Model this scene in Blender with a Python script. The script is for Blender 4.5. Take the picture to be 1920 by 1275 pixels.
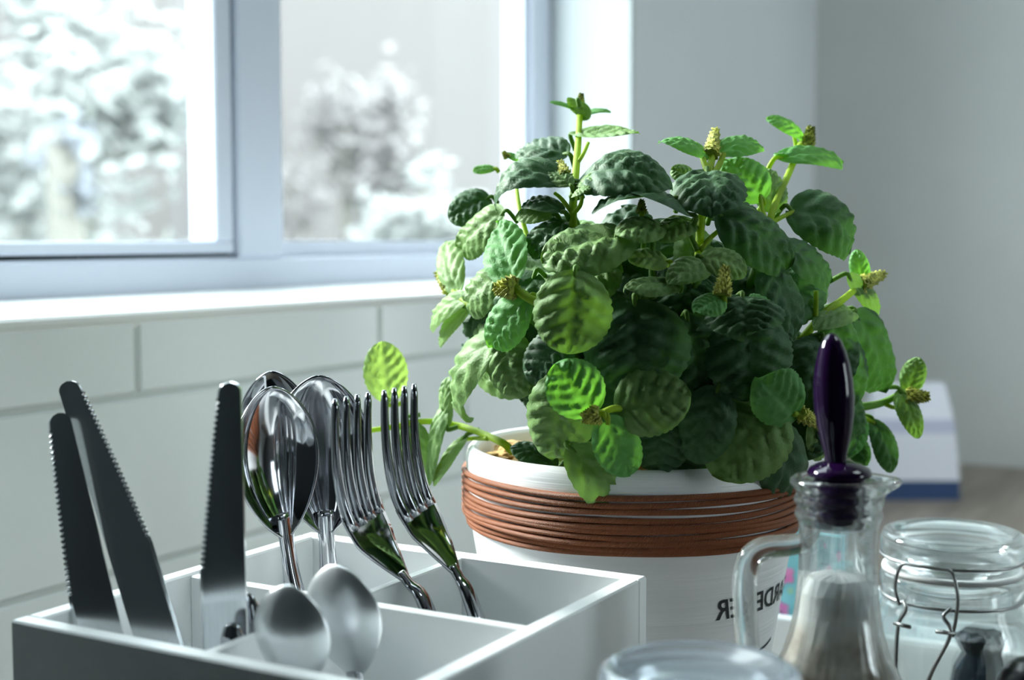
import bpy, math, random
from mathutils import Vector, Matrix, noise as mnoise
V = Vector
rnd = random.Random(7)
sc = bpy.context.scene
for o in list(bpy.data.objects):
    bpy.data.objects.remove(o)
COL = sc.collection

# ------------------------------------------------------------------ camera
FPX = 2600.0
PHI = math.radians(29.75)                       # view azimuth from the +X axis (window wall runs along X)
PITCH = math.atan((637.5 - 448.0) / FPX)
CAM = V((0, 0, 0.30))                           # worktop is z = 0
FW = V((math.cos(PHI) * math.cos(PITCH), math.sin(PHI) * math.cos(PITCH), -math.sin(PITCH)))
RT = V((math.sin(PHI), -math.cos(PHI), 0))
UP = RT.cross(FW)
cd = bpy.data.cameras.new('camera')
cd.sensor_width = 36.0
cd.lens = 36.0 * FPX / 1920.0
cd.dof.use_dof = True
cd.dof.focus_distance = 0.605
cd.dof.aperture_fstop = 7.0
cd.clip_start = 0.01
cam = bpy.data.objects.new('camera', cd)
m = Matrix((RT, UP, -FW)).transposed().to_4x4()
m.translation = CAM
cam.matrix_world = m
COL.objects.link(cam)
sc.camera = cam

# ------------------------------------------------------------------ world, light, exposure
w = bpy.data.worlds.new('overcast_sky')
sc.world = w
w.use_nodes = True
bg = w.node_tree.nodes['Background']
bg.inputs['Color'].default_value = (0.84, 0.965, 1.0, 1)
bg.inputs['Strength'].default_value = 4.6
sd = bpy.data.lights.new('hazy_sun', 'SUN')
sd.energy = 8.5
sd.angle = math.radians(16)
sd.color = (0.98, 1.0, 0.96)
sun = bpy.data.objects.new('hazy_sun', sd)
sun.rotation_euler = V((0.02, -1.0, -0.46)).to_track_quat('-Z', 'Y').to_euler()
sun.location = (0, 6, 5)
COL.objects.link(sun)
def portal(name, loc, rot, sx, sy):
    d = bpy.data.lights.new(name, 'AREA')
    d.shape = 'RECTANGLE'
    d.size, d.size_y = sx, sy
    d.cycles.is_portal = True
    o = bpy.data.objects.new(name, d)
    o.location, o.rotation_euler = loc, rot
    COL.objects.link(o)
portal('window_portal', (0.805, 0.80, 0.83), (math.radians(-90), 0, 0), 0.97, 1.14)
portal('added_roof_portal', (1.20, -0.75, 1.71), (0, 0, 0), 0.70, 0.70)
portal('added_window_portal', (1.10, -2.68, 0.55), (math.radians(90), 0, 0), 0.80, 1.10)
vs = sc.view_settings
vs.view_transform = 'Standard'
vs.look = 'None'
vs.gamma = 1.0
vs.use_curve_mapping = False
vs.exposure = 0.95
try:
    sc.cycles.use_denoising = True
    sc.cycles.denoiser = 'OPENIMAGEDENOISE'
    sc.cycles.max_bounces = 14
    sc.cycles.diffuse_bounces = 6
    sc.cycles.transmission_bounces = 12
    sc.cycles.transparent_max_bounces = 16
    sc.cycles.sample_clamp_indirect = 6.0
except Exception:
    pass

# ------------------------------------------------------------------ picture <-> place helpers
def ray(x, y):
    return FW + RT * ((x - 960.0) / FPX) - UP * ((y - 637.5) / FPX)
def at(x, y, depth):
    return CAM + ray(x, y) * depth
def atz(x, y, z):
    r = ray(x, y)
    return CAM + r * ((z - CAM.z) / r.z)
def atx(x, y, X):
    r = ray(x, y)
    return CAM + r * (X / r.x)
def aty(x, y, Y):
    r = ray(x, y)
    return CAM + r * (Y / r.y)

# ------------------------------------------------------------------ materials
def mat(name, color, rough=0.5, metal=0.0, **kw):
    mt = bpy.data.materials.new(name)
    mt.use_nodes = True
    b = mt.node_tree.nodes['Principled BSDF']
    b.inputs['Base Color'].default_value = (*color, 1)
    b.inputs['Roughness'].default_value = rough
    b.inputs['Metallic'].default_value = metal
    for k, v in kw.items():
        b.inputs[k.replace('_', ' ')].default_value = v
    return mt
def nodes(mt):
    return mt.node_tree.nodes, mt.node_tree.links, mt.node_tree.nodes['Principled BSDF']
def noise_color(mt, c1, c2, scale=10.0, detail=4.0, lo=0.35, hi=0.65, stretch=(1, 1, 1), bump=0.0, bscale=None, dist=0.002):
    n, l, b = nodes(mt)
    tc = n.new('ShaderNodeTexCoord')
    mp = n.new('ShaderNodeMapping')
    mp.inputs['Scale'].default_value = stretch
    l.new(tc.outputs['Object'], mp.inputs['Vector'])
    nz = n.new('ShaderNodeTexNoise')
    nz.inputs['Scale'].default_value = scale
    nz.inputs['Detail'].default_value = detail
    l.new(mp.outputs['Vector'], nz.inputs['Vector'])
    r = n.new('ShaderNodeValToRGB')
    r.color_ramp.elements[0].position = lo
    r.color_ramp.elements[0].color = (*c1, 1)
    r.color_ramp.elements[1].position = hi
    r.color_ramp.elements[1].color = (*c2, 1)
    l.new(nz.outputs['Fac'], r.inputs['Fac'])
    l.new(r.outputs['Color'], b.inputs['Base Color'])
    if bump:
        nb = n.new('ShaderNodeTexNoise')
        nb.inputs['Scale'].default_value = bscale or scale * 6
        nb.inputs['Detail'].default_value = 3
        l.new(mp.outputs['Vector'], nb.inputs['Vector'])
        bp = n.new('ShaderNodeBump')
        bp.inputs['Strength'].default_value = bump
        bp.inputs['Distance'].default_value = dist
        l.new(nb.outputs['Fac'], bp.inputs['Height'])
        l.new(bp.outputs['Normal'], b.inputs['Normal'])
    return mt

def leaf_mat(name, c1, c2, trans, tmix):
    mt = mat(name, c1, 0.55)
    noise_color(mt, c1, c2, 55, 3, 0.3, 0.7, bump=0.35, bscale=900, dist=0.0006)
    n, l, b = nodes(mt)
    b.inputs['Specular IOR Level'].default_value = 0.3
    b.inputs['Sheen Weight'].default_value = 0.10
    b.inputs['Sheen Roughness'].default_value = 0.4
    b.inputs['Sheen Tint'].default_value = (0.85, 0.95, 0.70, 1)
    out = n['Material Output']
    t = n.new('ShaderNodeBsdfTranslucent')
    t.inputs['Color'].default_value = (*trans, 1)
    mx = n.new('ShaderNodeMixShader')
    mx.inputs['Fac'].default_value = tmix
    l.new(b.outputs['BSDF'], mx.inputs[1])
    l.new(t.outputs['BSDF'], mx.inputs[2])
    l.new(mx.outputs['Shader'], out.inputs['Surface'])
    return mt

M = {}
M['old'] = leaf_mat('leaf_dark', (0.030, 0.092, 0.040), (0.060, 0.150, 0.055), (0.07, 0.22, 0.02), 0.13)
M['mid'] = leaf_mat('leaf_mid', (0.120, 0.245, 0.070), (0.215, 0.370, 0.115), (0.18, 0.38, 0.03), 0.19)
M['young'] = leaf_mat('leaf_young', (0.10, 0.31, 0.09), (0.17, 0.43, 0.14), (0.20, 0.56, 0.04), 0.36)
M['pale'] = leaf_mat('leaf_pale', (0.22, 0.40, 0.14), (0.32, 0.50, 0.20), (0.40, 0.62, 0.10), 0.35)
M['stem'] = leaf_mat('stem_green', (0.30, 0.46, 0.03), (0.40, 0.56, 0.05), (0.55, 0.75, 0.02), 0.35)
M['stemd'] = leaf_mat('stem_dark', (0.10, 0.22, 0.04), (0.16, 0.30, 0.05), (0.2, 0.4, 0.02), 0.3)
M['bud'] = noise_color(mat('bud_yellow', (0.3, 0.3, 0.05), 0.7), (0.16, 0.19, 0.03), (0.58, 0.60, 0.10), 420, 2, 0.3, 0.65)
M['tile'] = noise_color(mat('tile_glaze', (0.8, 0.82, 0.8), 0.22), (0.84, 0.88, 0.87), (0.87, 0.90, 0.89), 3, 2)
M['grout'] = mat('grout', (0.60, 0.63, 0.61), 0.9)
M['plaster'] = noise_color(mat('plaster_grey', (0.5, 0.52, 0.53), 0.85), (0.78, 0.80, 0.83), (0.81, 0.83, 0.86), 6, 5, bump=0.15, bscale=90)
M['white_wall'] = mat('white_paint_wall', (0.82, 0.83, 0.82), 0.8)
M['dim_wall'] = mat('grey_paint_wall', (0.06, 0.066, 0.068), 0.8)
M['back_wall'] = noise_color(mat('plaster_pale', (0.6, 0.6, 0.6), 0.85), (0.76, 0.77, 0.75), (0.80, 0.81, 0.79), 6, 5, bump=0.15, bscale=90)
M['dark_wall'] = mat('dark_paint_wall', (0.018, 0.024, 0.026), 0.8)
M['ceil'] = mat('ceiling_paint', (0.42, 0.43, 0.43), 0.9)
M['floor'] = noise_color(mat('floor_wood', (0.3, 0.2, 0.12), 0.5), (0.10, 0.075, 0.055), (0.16, 0.12, 0.085), 4, 5, stretch=(1, 12, 1))
M['frame'] = mat('window_frame_paint', (0.70, 0.745, 0.86), 0.35)
M['sill'] = mat('sill_gloss', (0.88, 0.89, 0.88), 0.3)
M['gap'] = mat('gap_dark_strip', (0.08, 0.10, 0.11), 0.7)
M['wood'] = noise_color(mat('worktop_wood', (0.3, 0.24, 0.18), 0.4), (0.19, 0.155, 0.12), (0.31, 0.26, 0.21), 5, 6, stretch=(1, 14, 1), bump=0.1)
M['caddy'] = noise_color(mat('caddy_white_paint', (0.78, 0.8, 0.8), 0.45), (0.80, 0.83, 0.84), (0.85, 0.87, 0.87), 20, 4, bump=0.12, bscale=160, dist=0.001)
M['steel'] = noise_color(mat('polished_steel', (0.42, 0.43, 0.46), 0.07, 1.0), (0.40, 0.41, 0.44), (0.44, 0.45, 0.48), 30, 2)
M['satin'] = noise_color(mat('brushed_steel', (0.5, 0.5, 0.52), 0.17, 1.0), (0.64, 0.66, 0.68), (0.70, 0.72, 0.74), 60, 4, stretch=(30, 30, 1))
M['tea'] = noise_color(mat('worn_steel', (0.8, 0.8, 0.82), 0.34, 1.0), (0.76, 0.78, 0.80), (0.84, 0.86, 0.88), 40, 3)
M['reveal'] = mat('reveal_paint', (0.60, 0.635, 0.645), 0.8)
M['pot'] = noise_color(mat('pot_ceramic', (0.85, 0.85, 0.85), 0.4), (0.88, 0.89, 0.90), (0.93, 0.94, 0.95), 4, 4, stretch=(1, 1, 60), bump=0.25, bscale=10, dist=0.0015)
M['pot_rim'] = mat('pot_glaze', (0.86, 0.86, 0.86), 0.35)
M['soil'] = noise_color(mat('bark_soil', (0.4, 0.25, 0.08), 0.95), (0.16, 0.09, 0.03), (0.62, 0.40, 0.14), 120, 4, bump=0.8, bscale=200)
M['ink'] = mat('printed_ink', (0.02, 0.025, 0.03), 0.6)
M['wire'] = mat('steel_wire', (0.32, 0.33, 0.33), 0.32, 1.0)
M['rubber'] = mat('gasket', (0.62, 0.64, 0.64), 0.5)
M['black'] = mat('black_gloss', (0.008, 0.010, 0.014), 0.25)
M['navy'] = mat('navy_foil', (0.003, 0.010, 0.020), 0.18)
M['packet'] = mat('packet_white', (0.88, 0.88, 0.97), 0.6)
M['packet_blue'] = mat('packet_blue', (0.035, 0.075, 0.19), 0.6)
M['packet_lilac'] = mat('packet_lilac', (0.62, 0.63, 0.80), 0.6)
M['canister'] = mat('canister_enamel', (0.80, 0.81, 0.84), 0.4)

# copper cord: twisted strands
mt = M['cord'] = mat('copper_cord', (0.42, 0.17, 0.07), 0.55, 0.0)
n, l, b = nodes(mt)
tc = n.new('ShaderNodeTexCoord')
wv = n.new('ShaderNodeTexWave')
wv.wave_type = 'BANDS'
wv.bands_direction = 'X'
wv.inputs['Scale'].default_value = 60
wv.inputs['Distortion'].default_value = 1.5
l.new(tc.outputs['UV'], wv.inputs['Vector'])
rp = n.new('ShaderNodeValToRGB')
rp.color_ramp.elements[0].color = (0.22, 0.056, 0.016, 1)
rp.color_ramp.elements[1].color = (0.46, 0.145, 0.045, 1)
l.new(wv.outputs['Fac'], rp.inputs['Fac'])
l.new(rp.outputs['Color'], b.inputs['Base Color'])
bp = n.new('ShaderNodeBump')
bp.inputs['Strength'].default_value = 0.7
bp.inputs['Distance'].default_value = 0.001
l.new(wv.outputs['Fac'], bp.inputs['Height'])
l.new(bp.outputs['Normal'], b.inputs['Normal'])

def glass(name, color=(0.96, 0.985, 0.98), rough=0.0, ior=1.5, clear=0.0):
    mt = bpy.data.materials.new(name)
    mt.use_nodes = True
    n, l = mt.node_tree.nodes, mt.node_tree.links
    b = n['Principled BSDF']
    b.inputs['Base Color'].default_value = (*color, 1)
    b.inputs['Roughness'].default_value = rough
    b.inputs['IOR'].default_value = ior
    b.inputs['Transmission Weight'].default_value = 1.0
    if clear:
        t = n.new('ShaderNodeBsdfTransparent')
        t.inputs['Color'].default_value = (*color, 1)
        mx = n.new('ShaderNodeMixShader')
        mx.inputs['Fac'].default_value = clear
        l.new(b.outputs[0], mx.inputs[1])
        l.new(t.outputs[0], mx.inputs[2])
        l.new(mx.outputs[0], n['Material Output'].inputs['Surface'])
    return mt
M['glass'] = glass('clear_glass', (0.96, 0.99, 0.99), clear=0.28)
M['glass_lid'] = glass('lid_glass', (0.78, 0.87, 0.95), 0.12)
nodes(M['glass_lid'])[2].inputs['Transmission Weight'].default_value = 0.82
M['purple'] = glass('purple_plastic', (0.16, 0.035, 0.26), 0.05, 1.45)
b = nodes(M['purple'])[2]
b.inputs['Transmission Weight'].default_value = 0.35
b.inputs['Base Color'].default_value = (0.014, 0.003, 0.030, 1)
# window pane: thin sheet, lets light straight through with a weak mirror reflection
mt = M['pane'] = bpy.data.materials.new('window_pane')
mt.use_nodes = True
n, l = mt.node_tree.nodes, mt.node_tree.links
n.remove(n['Principled BSDF'])
tr = n.new('ShaderNodeBsdfTransparent')
tr.inputs['Color'].default_value = (0.97, 0.99, 0.985, 1)
gl = n.new('ShaderNodeBsdfGlossy')
gl.inputs['Roughness'].default_value = 0.02
mx = n.new('ShaderNodeMixShader')
mx.inputs['Fac'].default_value = 0.05
l.new(tr.outputs[0], mx.inputs[1])
l.new(gl.outputs[0], mx.inputs[2])
l.new(mx.outputs[0], n['Material Output'].inputs['Surface'])
# salt / spice filling
mt = M['salt'] = mat('coarse_salt', (0.8, 0.8, 0.8), 0.6)
n, l, b = nodes(mt)
tc = n.new('ShaderNodeTexCoord')
sp = n.new('ShaderNodeSeparateXYZ')
l.new(tc.outputs['Object'], sp.inputs[0])
nz = n.new('ShaderNodeTexNoise')
nz.inputs['Scale'].default_value = 90
l.new(tc.outputs['Object'], nz.inputs['Vector'])
ma = n.new('ShaderNodeMath')
ma.operation = 'MULTIPLY_ADD'
ma.inputs[1].default_value = 0.045
l.new(nz.outputs['Fac'], ma.inputs[0])
l.new(sp.outputs['Z'], ma.inputs[2])
mr = n.new('ShaderNodeMapRange')
mr.inputs['From Min'].default_value = 0.146
mr.inputs['From Max'].default_value = 0.182
l.new(ma.outputs[0], mr.inputs['Value'])
rp = n.new('ShaderNodeValToRGB')
rp.color_ramp.elements[0].color = (0.24, 0.17, 0.11, 1)
rp.color_ramp.elements[1].color = (0.86, 0.87, 0.88, 1)
e = rp.color_ramp.elements.new(0.45)
e.color = (0.66, 0.59, 0.52, 1)
l.new(mr.outputs[0], rp.inputs['Fac'])
l.new(rp.outputs['Color'], b.inputs['Base Color'])
M['napkin'] = noise_color(mat('teal_paper', (0.2, 0.55, 0.6), 0.7), (0.20, 0.53, 0.60), (0.25, 0.60, 0.66), 60, 3)
M['pink'] = noise_color(mat('pink_print', (0.7, 0.2, 0.5), 0.7), (0.70, 0.20, 0.48), (0.80, 0.34, 0.60), 90, 3)
M['leafgreen'] = mat('green_print', (0.36, 0.60, 0.42), 0.7)
# outdoors
M['render'] = noise_color(mat('backdrop_render', (0.55, 0.6, 0.6), 0.9), (0.132, 0.119, 0.117), (0.138, 0.124, 0.122), 0.5, 3)
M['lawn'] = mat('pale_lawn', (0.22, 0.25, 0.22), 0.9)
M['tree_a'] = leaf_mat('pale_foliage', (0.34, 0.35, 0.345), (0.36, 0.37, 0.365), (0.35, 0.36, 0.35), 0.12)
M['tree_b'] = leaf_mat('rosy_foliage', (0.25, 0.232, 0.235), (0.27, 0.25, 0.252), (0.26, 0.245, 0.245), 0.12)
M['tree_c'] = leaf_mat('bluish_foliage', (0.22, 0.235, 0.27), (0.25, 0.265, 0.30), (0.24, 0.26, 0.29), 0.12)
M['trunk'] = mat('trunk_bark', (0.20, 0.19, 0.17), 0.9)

# ------------------------------------------------------------------ mesh building
class MB:
    def __init__(s):
        s.v, s.f, s.uv, s.mi = [], [], {}, []
    def face(s, ids, mi=0):
        s.f.append(tuple(ids)); s.mi.append(mi)
    def box(s, lo, hi, mi=0, bev=0.0):
        lo, hi = V(lo), V(hi)
        if bev <= 0:
            k = len(s.v)
            for x in (lo.x, hi.x):
                for y in (lo.y, hi.y):
                    for z in (lo.z, hi.z):
                        s.v.append(V((x, y, z)))
            for q in ((0, 1, 3, 2), (4, 6, 7, 5), (0, 4, 5, 1), (2, 3, 7, 6), (0, 2, 6, 4), (1, 5, 7, 3)):
                s.face([k + i for i in q], mi)
        else:                                   # chamfered box: 24 corners
            k = len(s.v)
            c, hf = (lo + hi) / 2, (hi - lo) / 2
            idx = {}
            for sx in (-1, 1):
                for sy in (-1, 1):
                    for sz in (-1, 1):
                        for ax in range(3):
                            p = V((sx * hf.x, sy * hf.y, sz * hf.z))
                            for a in range(3):
                                if a != ax:
                                    p[a] -= bev * (1 if p[a] > 0 else -1)
                            idx[(sx, sy, sz, ax)] = len(s.v)
                            s.v.append(c + p)
            S = (-1, 1)
            for ax in range(3):
                o1, o2 = (ax + 1) % 3, (ax + 2) % 3
                for sg in S:
                    def key(a, b2):
                        t = [0, 0, 0]; t[ax] = sg; t[o1] = a; t[o2] = b2
                        return idx[(*t, ax)]
                    q = [key(-1, -1), key(1, -1), key(1, 1), key(-1, 1)]
                    s.face(q if sg > 0 else q[::-1], mi)
                for a in S:                     # edge strips along axis ax
                    for b2 in S:
                        def kk(sg, axx):
                            t = [0, 0, 0]; t[ax] = sg; t[o1] = a; t[o2] = b2
                            return idx[(*t, axx)]
                        q = [kk(-1, o1), kk(1, o1), kk(1, o2), kk(-1, o2)]
                        s.face(q if a * b2 < 0 else q[::-1], mi)
            for sx in S:
                for sy in S:
                    for sz in S:
                        q = [idx[(sx, sy, sz, a)] for a in range(3)]
                        s.face(q if sx * sy * sz > 0 else q[::-1], mi)
        return s
    def tube(s, pts, rad, n=10, mi=0, cap=True, flat=None, closed=False):
        """sweep of a circle (or ellipse: flat=(vector, ratio)) along pts"""
        pts = [V(p) for p in pts]
        N = len(pts)
        if not hasattr(rad, '__len__'):
            rad = [rad] * N
        k = len(s.v)
        prev = None
        for i in range(N):
            if closed:
                t = pts[(i + 1) % N] - pts[i - 1]
            else:
                t = pts[min(i + 1, N - 1)] - pts[max(i - 1, 0)]
            t.normalize()
            if prev is None:
                a = V((0, 0, 1)) if abs(t.z) < 0.9 else V((1, 0, 0))
                if flat:
                    a = V(flat[0])
                u = (a - t * a.dot(t)).normalized()
            else:
                u = (prev - t * prev.dot(t)).normalized()
            prev = u
            w2 = t.cross(u)
            for j in range(n):
                an = 2 * math.pi * j / n
                q = flat[1] if flat else 1.0
                s.v.append(pts[i] + u * math.cos(an) * rad[i] * q + w2 * math.sin(an) * rad[i])
        for i in range(N if closed else N - 1):
            i2 = (i + 1) % N
            for j in range(n):
                s.face((k + i * n + j, k + i * n + (j + 1) % n, k + i2 * n + (j + 1) % n, k + i2 * n + j), mi)
        if cap and not closed:
            s.face([k + j for j in range(n)][::-1], mi)
            s.face([k + (N - 1) * n + j for j in range(n)], mi)
        return s
    def lathe(s, prof, c=(0, 0, 0), n=48, mi=0, closed=False):
        """profile [(r, z)]; r == 0 makes a pole; closed: profile is a loop"""
        c = V(c)
        rings = []
        for r, z in prof:
            if r < 1e-7:
                rings.append([len(s.v)])
                s.v.append(c + V((0, 0, z)))
            else:
                ring = []
                for j in range(n):
                    a = 2 * math.pi * j / n
                    ring.append(len(s.v))
                    s.v.append(c + V((r * math.cos(a), r * math.sin(a), z)))
                rings.append(ring)
        L = len(rings)
        for i in range(L if closed else L - 1):
            A, B = rings[i], rings[(i + 1) % L]
            for j in range(n):
                j2 = (j + 1) % n
                if len(A) == 1 and len(B) == 1:
                    continue
                if len(A) == 1:
                    s.face((A[0], B[j2], B[j]), mi)
                elif len(B) == 1:
                    s.face((A[j], A[j2], B[0]), mi)
                else:
                    s.face((A[j], A[j2], B[j2], B[j]), mi)
        return s
    def grid(s, fn, nu, nv, mi=0):
        k = len(s.v)
        for i in range(nu + 1):
            for j in range(nv + 1):
                s.v.append(V(fn(i / nu, j / nv)))
        for i in range(nu):
            for j in range(nv):
                a = k + i * (nv + 1) + j
                s.face((a, a + nv + 1, a + nv + 2, a + 1), mi)
        return s

ORG = {}
def build(mb, name, mats, parent=None, smooth=False, label=None, cat=None, group=None, kind=None, mods=(), recalc=True):
    if not isinstance(mats, (list, tuple)):
        mats = [mats]
    if parent is not None:
        org = ORG[parent.name]
    else:
        xs = [p.x for p in mb.v]; ys = [p.y for p in mb.v]; zs = [p.z for p in mb.v]
        org = V(((min(xs) + max(xs)) / 2, (min(ys) + max(ys)) / 2, min(zs)))
    me = bpy.data.meshes.new(name)
    me.from_pydata([tuple(p - org) for p in mb.v], [], mb.f)
    for k in mats:
        me.materials.append(M[k])
    if len(mats) > 1:
        me.polygons.foreach_set('material_index', mb.mi)
    me.validate()
    me.update()
    if recalc:
        import bmesh
        bm = bmesh.new()
        bm.from_mesh(me)
        bmesh.ops.recalc_face_normals(bm, faces=bm.faces)
        bm.to_mesh(me)
        bm.free()
    if smooth:
        me.shade_smooth()
    o = bpy.data.objects.new(name, me)
    COL.objects.link(o)
    if parent is not None:
        o.parent = parent
    else:
        o.location = org
    ORG[o.name] = org
    for m_ in mods:
        if m_[0] == 'solid':
            md = o.modifiers.new('thickness', 'SOLIDIFY')
            md.thickness = m_[1]; md.offset = m_[2]
        elif m_[0] == 'sub':
            md = o.modifiers.new('smooth', 'SUBSURF')
            md.levels = md.render_levels = m_[1]
        elif m_[0] == 'bevel':
            md = o.modifiers.new('bevel', 'BEVEL')
            md.width = m_[1]; md.segments = 2; md.limit_method = 'ANGLE'
    tag(o, label, cat, group, kind)
    return o
def tag(o, label=None, cat=None, group=None, kind=None):
    for k, v in (('label', label), ('category', cat), ('group', group), ('kind', kind)):
        if v:
            o[k] = v
def thing(name, loc, label, cat, group=None):
    o = bpy.data.objects.new(name, None)
    o.location = loc
    o.empty_display_size = 0.03
    COL.objects.link(o)
    ORG[o.name] = V(loc)
    tag(o, label, cat, group)
    return o
def bez(pts, n=8):
    """Catmull-Rom through pts"""
    P = [V(p) for p in pts]
    P = [P[0] * 2 - P[1]] + P + [P[-1] * 2 - P[-2]]
    out = []
    for i in range(1, len(P) - 2):
        for k in range(n):
            t = k / n
            a, b_, c, d = P[i - 1], P[i], P[i + 1], P[i + 2]
            out.append(0.5 * ((2 * b_) + (c - a) * t + (2 * a - 5 * b_ + 4 * c - d) * t * t + (3 * b_ - a - 3 * c + d) * t ** 3))
    out.append(P[-2].copy())
    return out

# ================================================================== THE SETTING
WY = 0.594                    # room face of the tiles
XC = 1.90                     # return wall
FY = 0.687                    # room face of the window frame
WX0, WX1, WZ0, WZ1 = 0.32, 1.289, 0.2565, 1.40
ZF, ZT = -0.90, 1.62
# window wall (plaster face sits 6 mm behind the tile faces)
mb = MB()
PY = WY + 0.006
mb.box((-0.45, PY, ZF), (WX0, PY + 0.125, ZT))
mb.box((WX1, PY, ZF), (XC + 0.15, PY + 0.125, ZT))
mb.box((WX0, PY, ZF), (WX1, PY + 0.125, WZ0 - 0.012))
mb.box((WX0, PY, WZ1), (WX1, PY + 0.125, ZT))
wall = build(mb, 'wall_left', 'plaster', kind='structure')
# reveal lining, far and near side and top: white paint
mb = MB()
mb.box((WX1 - 0.006, PY - 0.004, WZ0), (WX1 + 0.002, FY + 0.030, WZ1))
mb.box((WX0 - 0.002, PY - 0.004, WZ0), (WX0 + 0.006, FY + 0.030, WZ1))
mb.box((WX0 + 0.006, PY - 0.004, WZ1 - 0.006), (WX1 - 0.006, FY + 0.030, WZ1 + 0.002))
build(mb, 'reveal_lining', 'reveal', parent=wall)
# grout bed and tiles under the sill
mb = MB()
mb.box((-0.45, WY + 0.0025, -0.002), (XC, PY, WZ0 - 0.004))
build(mb, 'grout_bed', 'grout', parent=wall)
TW, TH, TG = 0.246, 0.102, 0.0035
zrow = [(0.2080, WZ0 - 0.0035, 0.596), (0.1060, 0.2080, 0.596 + 0.123), (0.0040, 0.1060, 0.596), ]
tile_me = {}
for (za, zb, x0) in zrow:
    k0 = int(math.floor((-1.2 - x0) / TW))
    for k in range(k0, k0 + 15):
        xa, xb = x0 + k * TW, x0 + (k + 1) * TW
        xa, xb = max(xa, -0.45), min(xb, XC)
        if xb - xa < 0.02:
            continue
        mb = MB()
        mb.box((xa + TG / 2, WY, za + TG / 2), (xb - TG / 2, PY, zb - TG / 2), bev=0.0016)
        build(mb, 'tile', 'tile', parent=wall)
# return wall, far walls, ceiling, floor
mb = MB(); mb.box((XC, -2.75, ZF), (XC + 0.15, WY + 0.3, ZT)); build(mb, 'wall_back', 'back_wall', kind='structure')
mb = MB(); mb.box((-0.60, -2.75, ZF), (-0.45, WY + 0.3, ZT)); mb.box((-0.45, 0.26, ZF), (0.06, WY - 0.001, ZT)); build(mb, 'wall_front_and_added_pier', 'dark_wall', kind='structure')  # second box: unseen dark pier, added to keep the caddy front dark
mb = MB()
mb.box((-0.45, -2.75, ZF), (0.70, -2.6, ZT)); mb.box((1.50, -2.75, ZF), (XC, -2.6, ZT))
mb.box((0.70, -2.75, ZF), (1.50, -2.6, 0.0)); mb.box((0.70, -2.75, 1.10), (1.50, -2.6, ZT))
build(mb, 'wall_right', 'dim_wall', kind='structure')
SX0, SX1, SY0, SY1 = 0.85, 1.55, -1.10, -0.40        # opening for the added roof light
mb = MB()
mb.box((-0.45, -2.6, ZT), (SX0, WY + 0.13, ZT + 0.1)); mb.box((SX1, -2.6, ZT), (XC, WY + 0.13, ZT + 0.1))
mb.box((SX0, -2.6, ZT), (SX1, SY0, ZT + 0.1)); mb.box((SX0, SY1, ZT), (SX1, WY + 0.13, ZT + 0.1))
build(mb, 'ceiling', 'ceil', kind='structure')
mb = MB(); mb.box((-0.60, -2.75, ZF - 0.1), (XC + 0.15, WY + 0.3, ZF)); build(mb, 'floor', 'floor', kind='structure')

# window: frame, sash, panes, sill
win = thing('window_1', (0.855, FY, WZ0), None, None)
win['kind'] = 'structure'
mb = MB()
B = FY + 0.036
mb.box((WX0, FY, WZ0 - 0.01), (WX1 - 0.006, B, 0.2865), bev=0.002)            # bottom rail
mb.box((WX0, FY, WZ1 - 0.05), (WX1 - 0.006, B, WZ1), bev=0.002)
mb.box((1.2440, FY, 0.2865), (WX1 - 0.006, B, WZ1 - 0.05), bev=0.002)          # far jamb
mb.box((WX0, FY, 0.2865), (WX0 + 0.045, B, WZ1 - 0.05), bev=0.002)
mb.box((0.7955, FY, 0.2865), (0.8475, B, WZ1 - 0.05), bev=0.002)               # mullion
build(mb, 'frame', 'frame', parent=win)
mb = MB()
mb.box((0.8475, FY + 0.006, 0.2865), (1.2440, FY + 0.03, 0.2985))
mb.box((1.2360, FY + 0.006, 0.2985), (1.2440, FY + 0.03, WZ1 - 0.05))
build(mb, 'glazing_bead', 'frame', parent=win)
mb = MB()
mb.box((WX0 + 0.045, FY + 0.012, 0.2865), (0.7955, FY + 0.030, 0.2895))
mb.box((0.7925, FY + 0.012, 0.2895), (0.7955, FY + 0.030, WZ1 - 0.05))
build(mb, 'dark_gap', 'gap', parent=win)  # dark gap round the sash, put in as a dark-coloured strip
mb = MB()
mb.box((WX0 + 0.047, FY + 0.003, 0.2895), (0.7925, FY + 0.030, 0.2985), bev=0.0015)
mb.box((0.7735, FY + 0.003, 0.2985), (0.7925, FY + 0.030, WZ1 - 0.05), bev=0.0015)
mb.box((WX0 + 0.047, FY + 0.003, 0.2985), (WX0 + 0.07, FY + 0.030, WZ1 - 0.05), bev=0.0015)
build(mb, 'sash', 'frame', parent=win)
for xa, xb in ((WX0 + 0.06, 0.780), (0.8475, 1.2440)):
    mb = MB()
    mb.v = [V((xa, FY + 0.026, 0.292)), V((xb, FY + 0.026, 0.292)), V((xb, FY + 0.026, WZ1 - 0.04)), V((xa, FY + 0.026, WZ1 - 0.04))]
    mb.face((0, 1, 2, 3))
    build(mb, 'pane', 'pane', parent=win)
mb = MB()      # sill board, falling a few millimetres towards the room
k = 0
prof = [(WY - 0.0015, 0.2535), (WY - 0.0022, 0.2560), (WY - 0.0005, 0.2578), (FY + 0.004, 0.2632), (FY + 0.004, 0.2460), (WY + 0.004, 0.2460)]
for x in (WX0, WX1 - 0.006):
    for (yy, zz) in prof:
        mb.v.append(V((x, yy, zz)))
for i in range(6):
    j = (i + 1) % 6
    mb.face((i, j, 6 + j, 6 + i))
mb.face(range(5, -1, -1)); mb.face(range(6, 12))
build(mb, 'sill', 'sill', parent=win)
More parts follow.
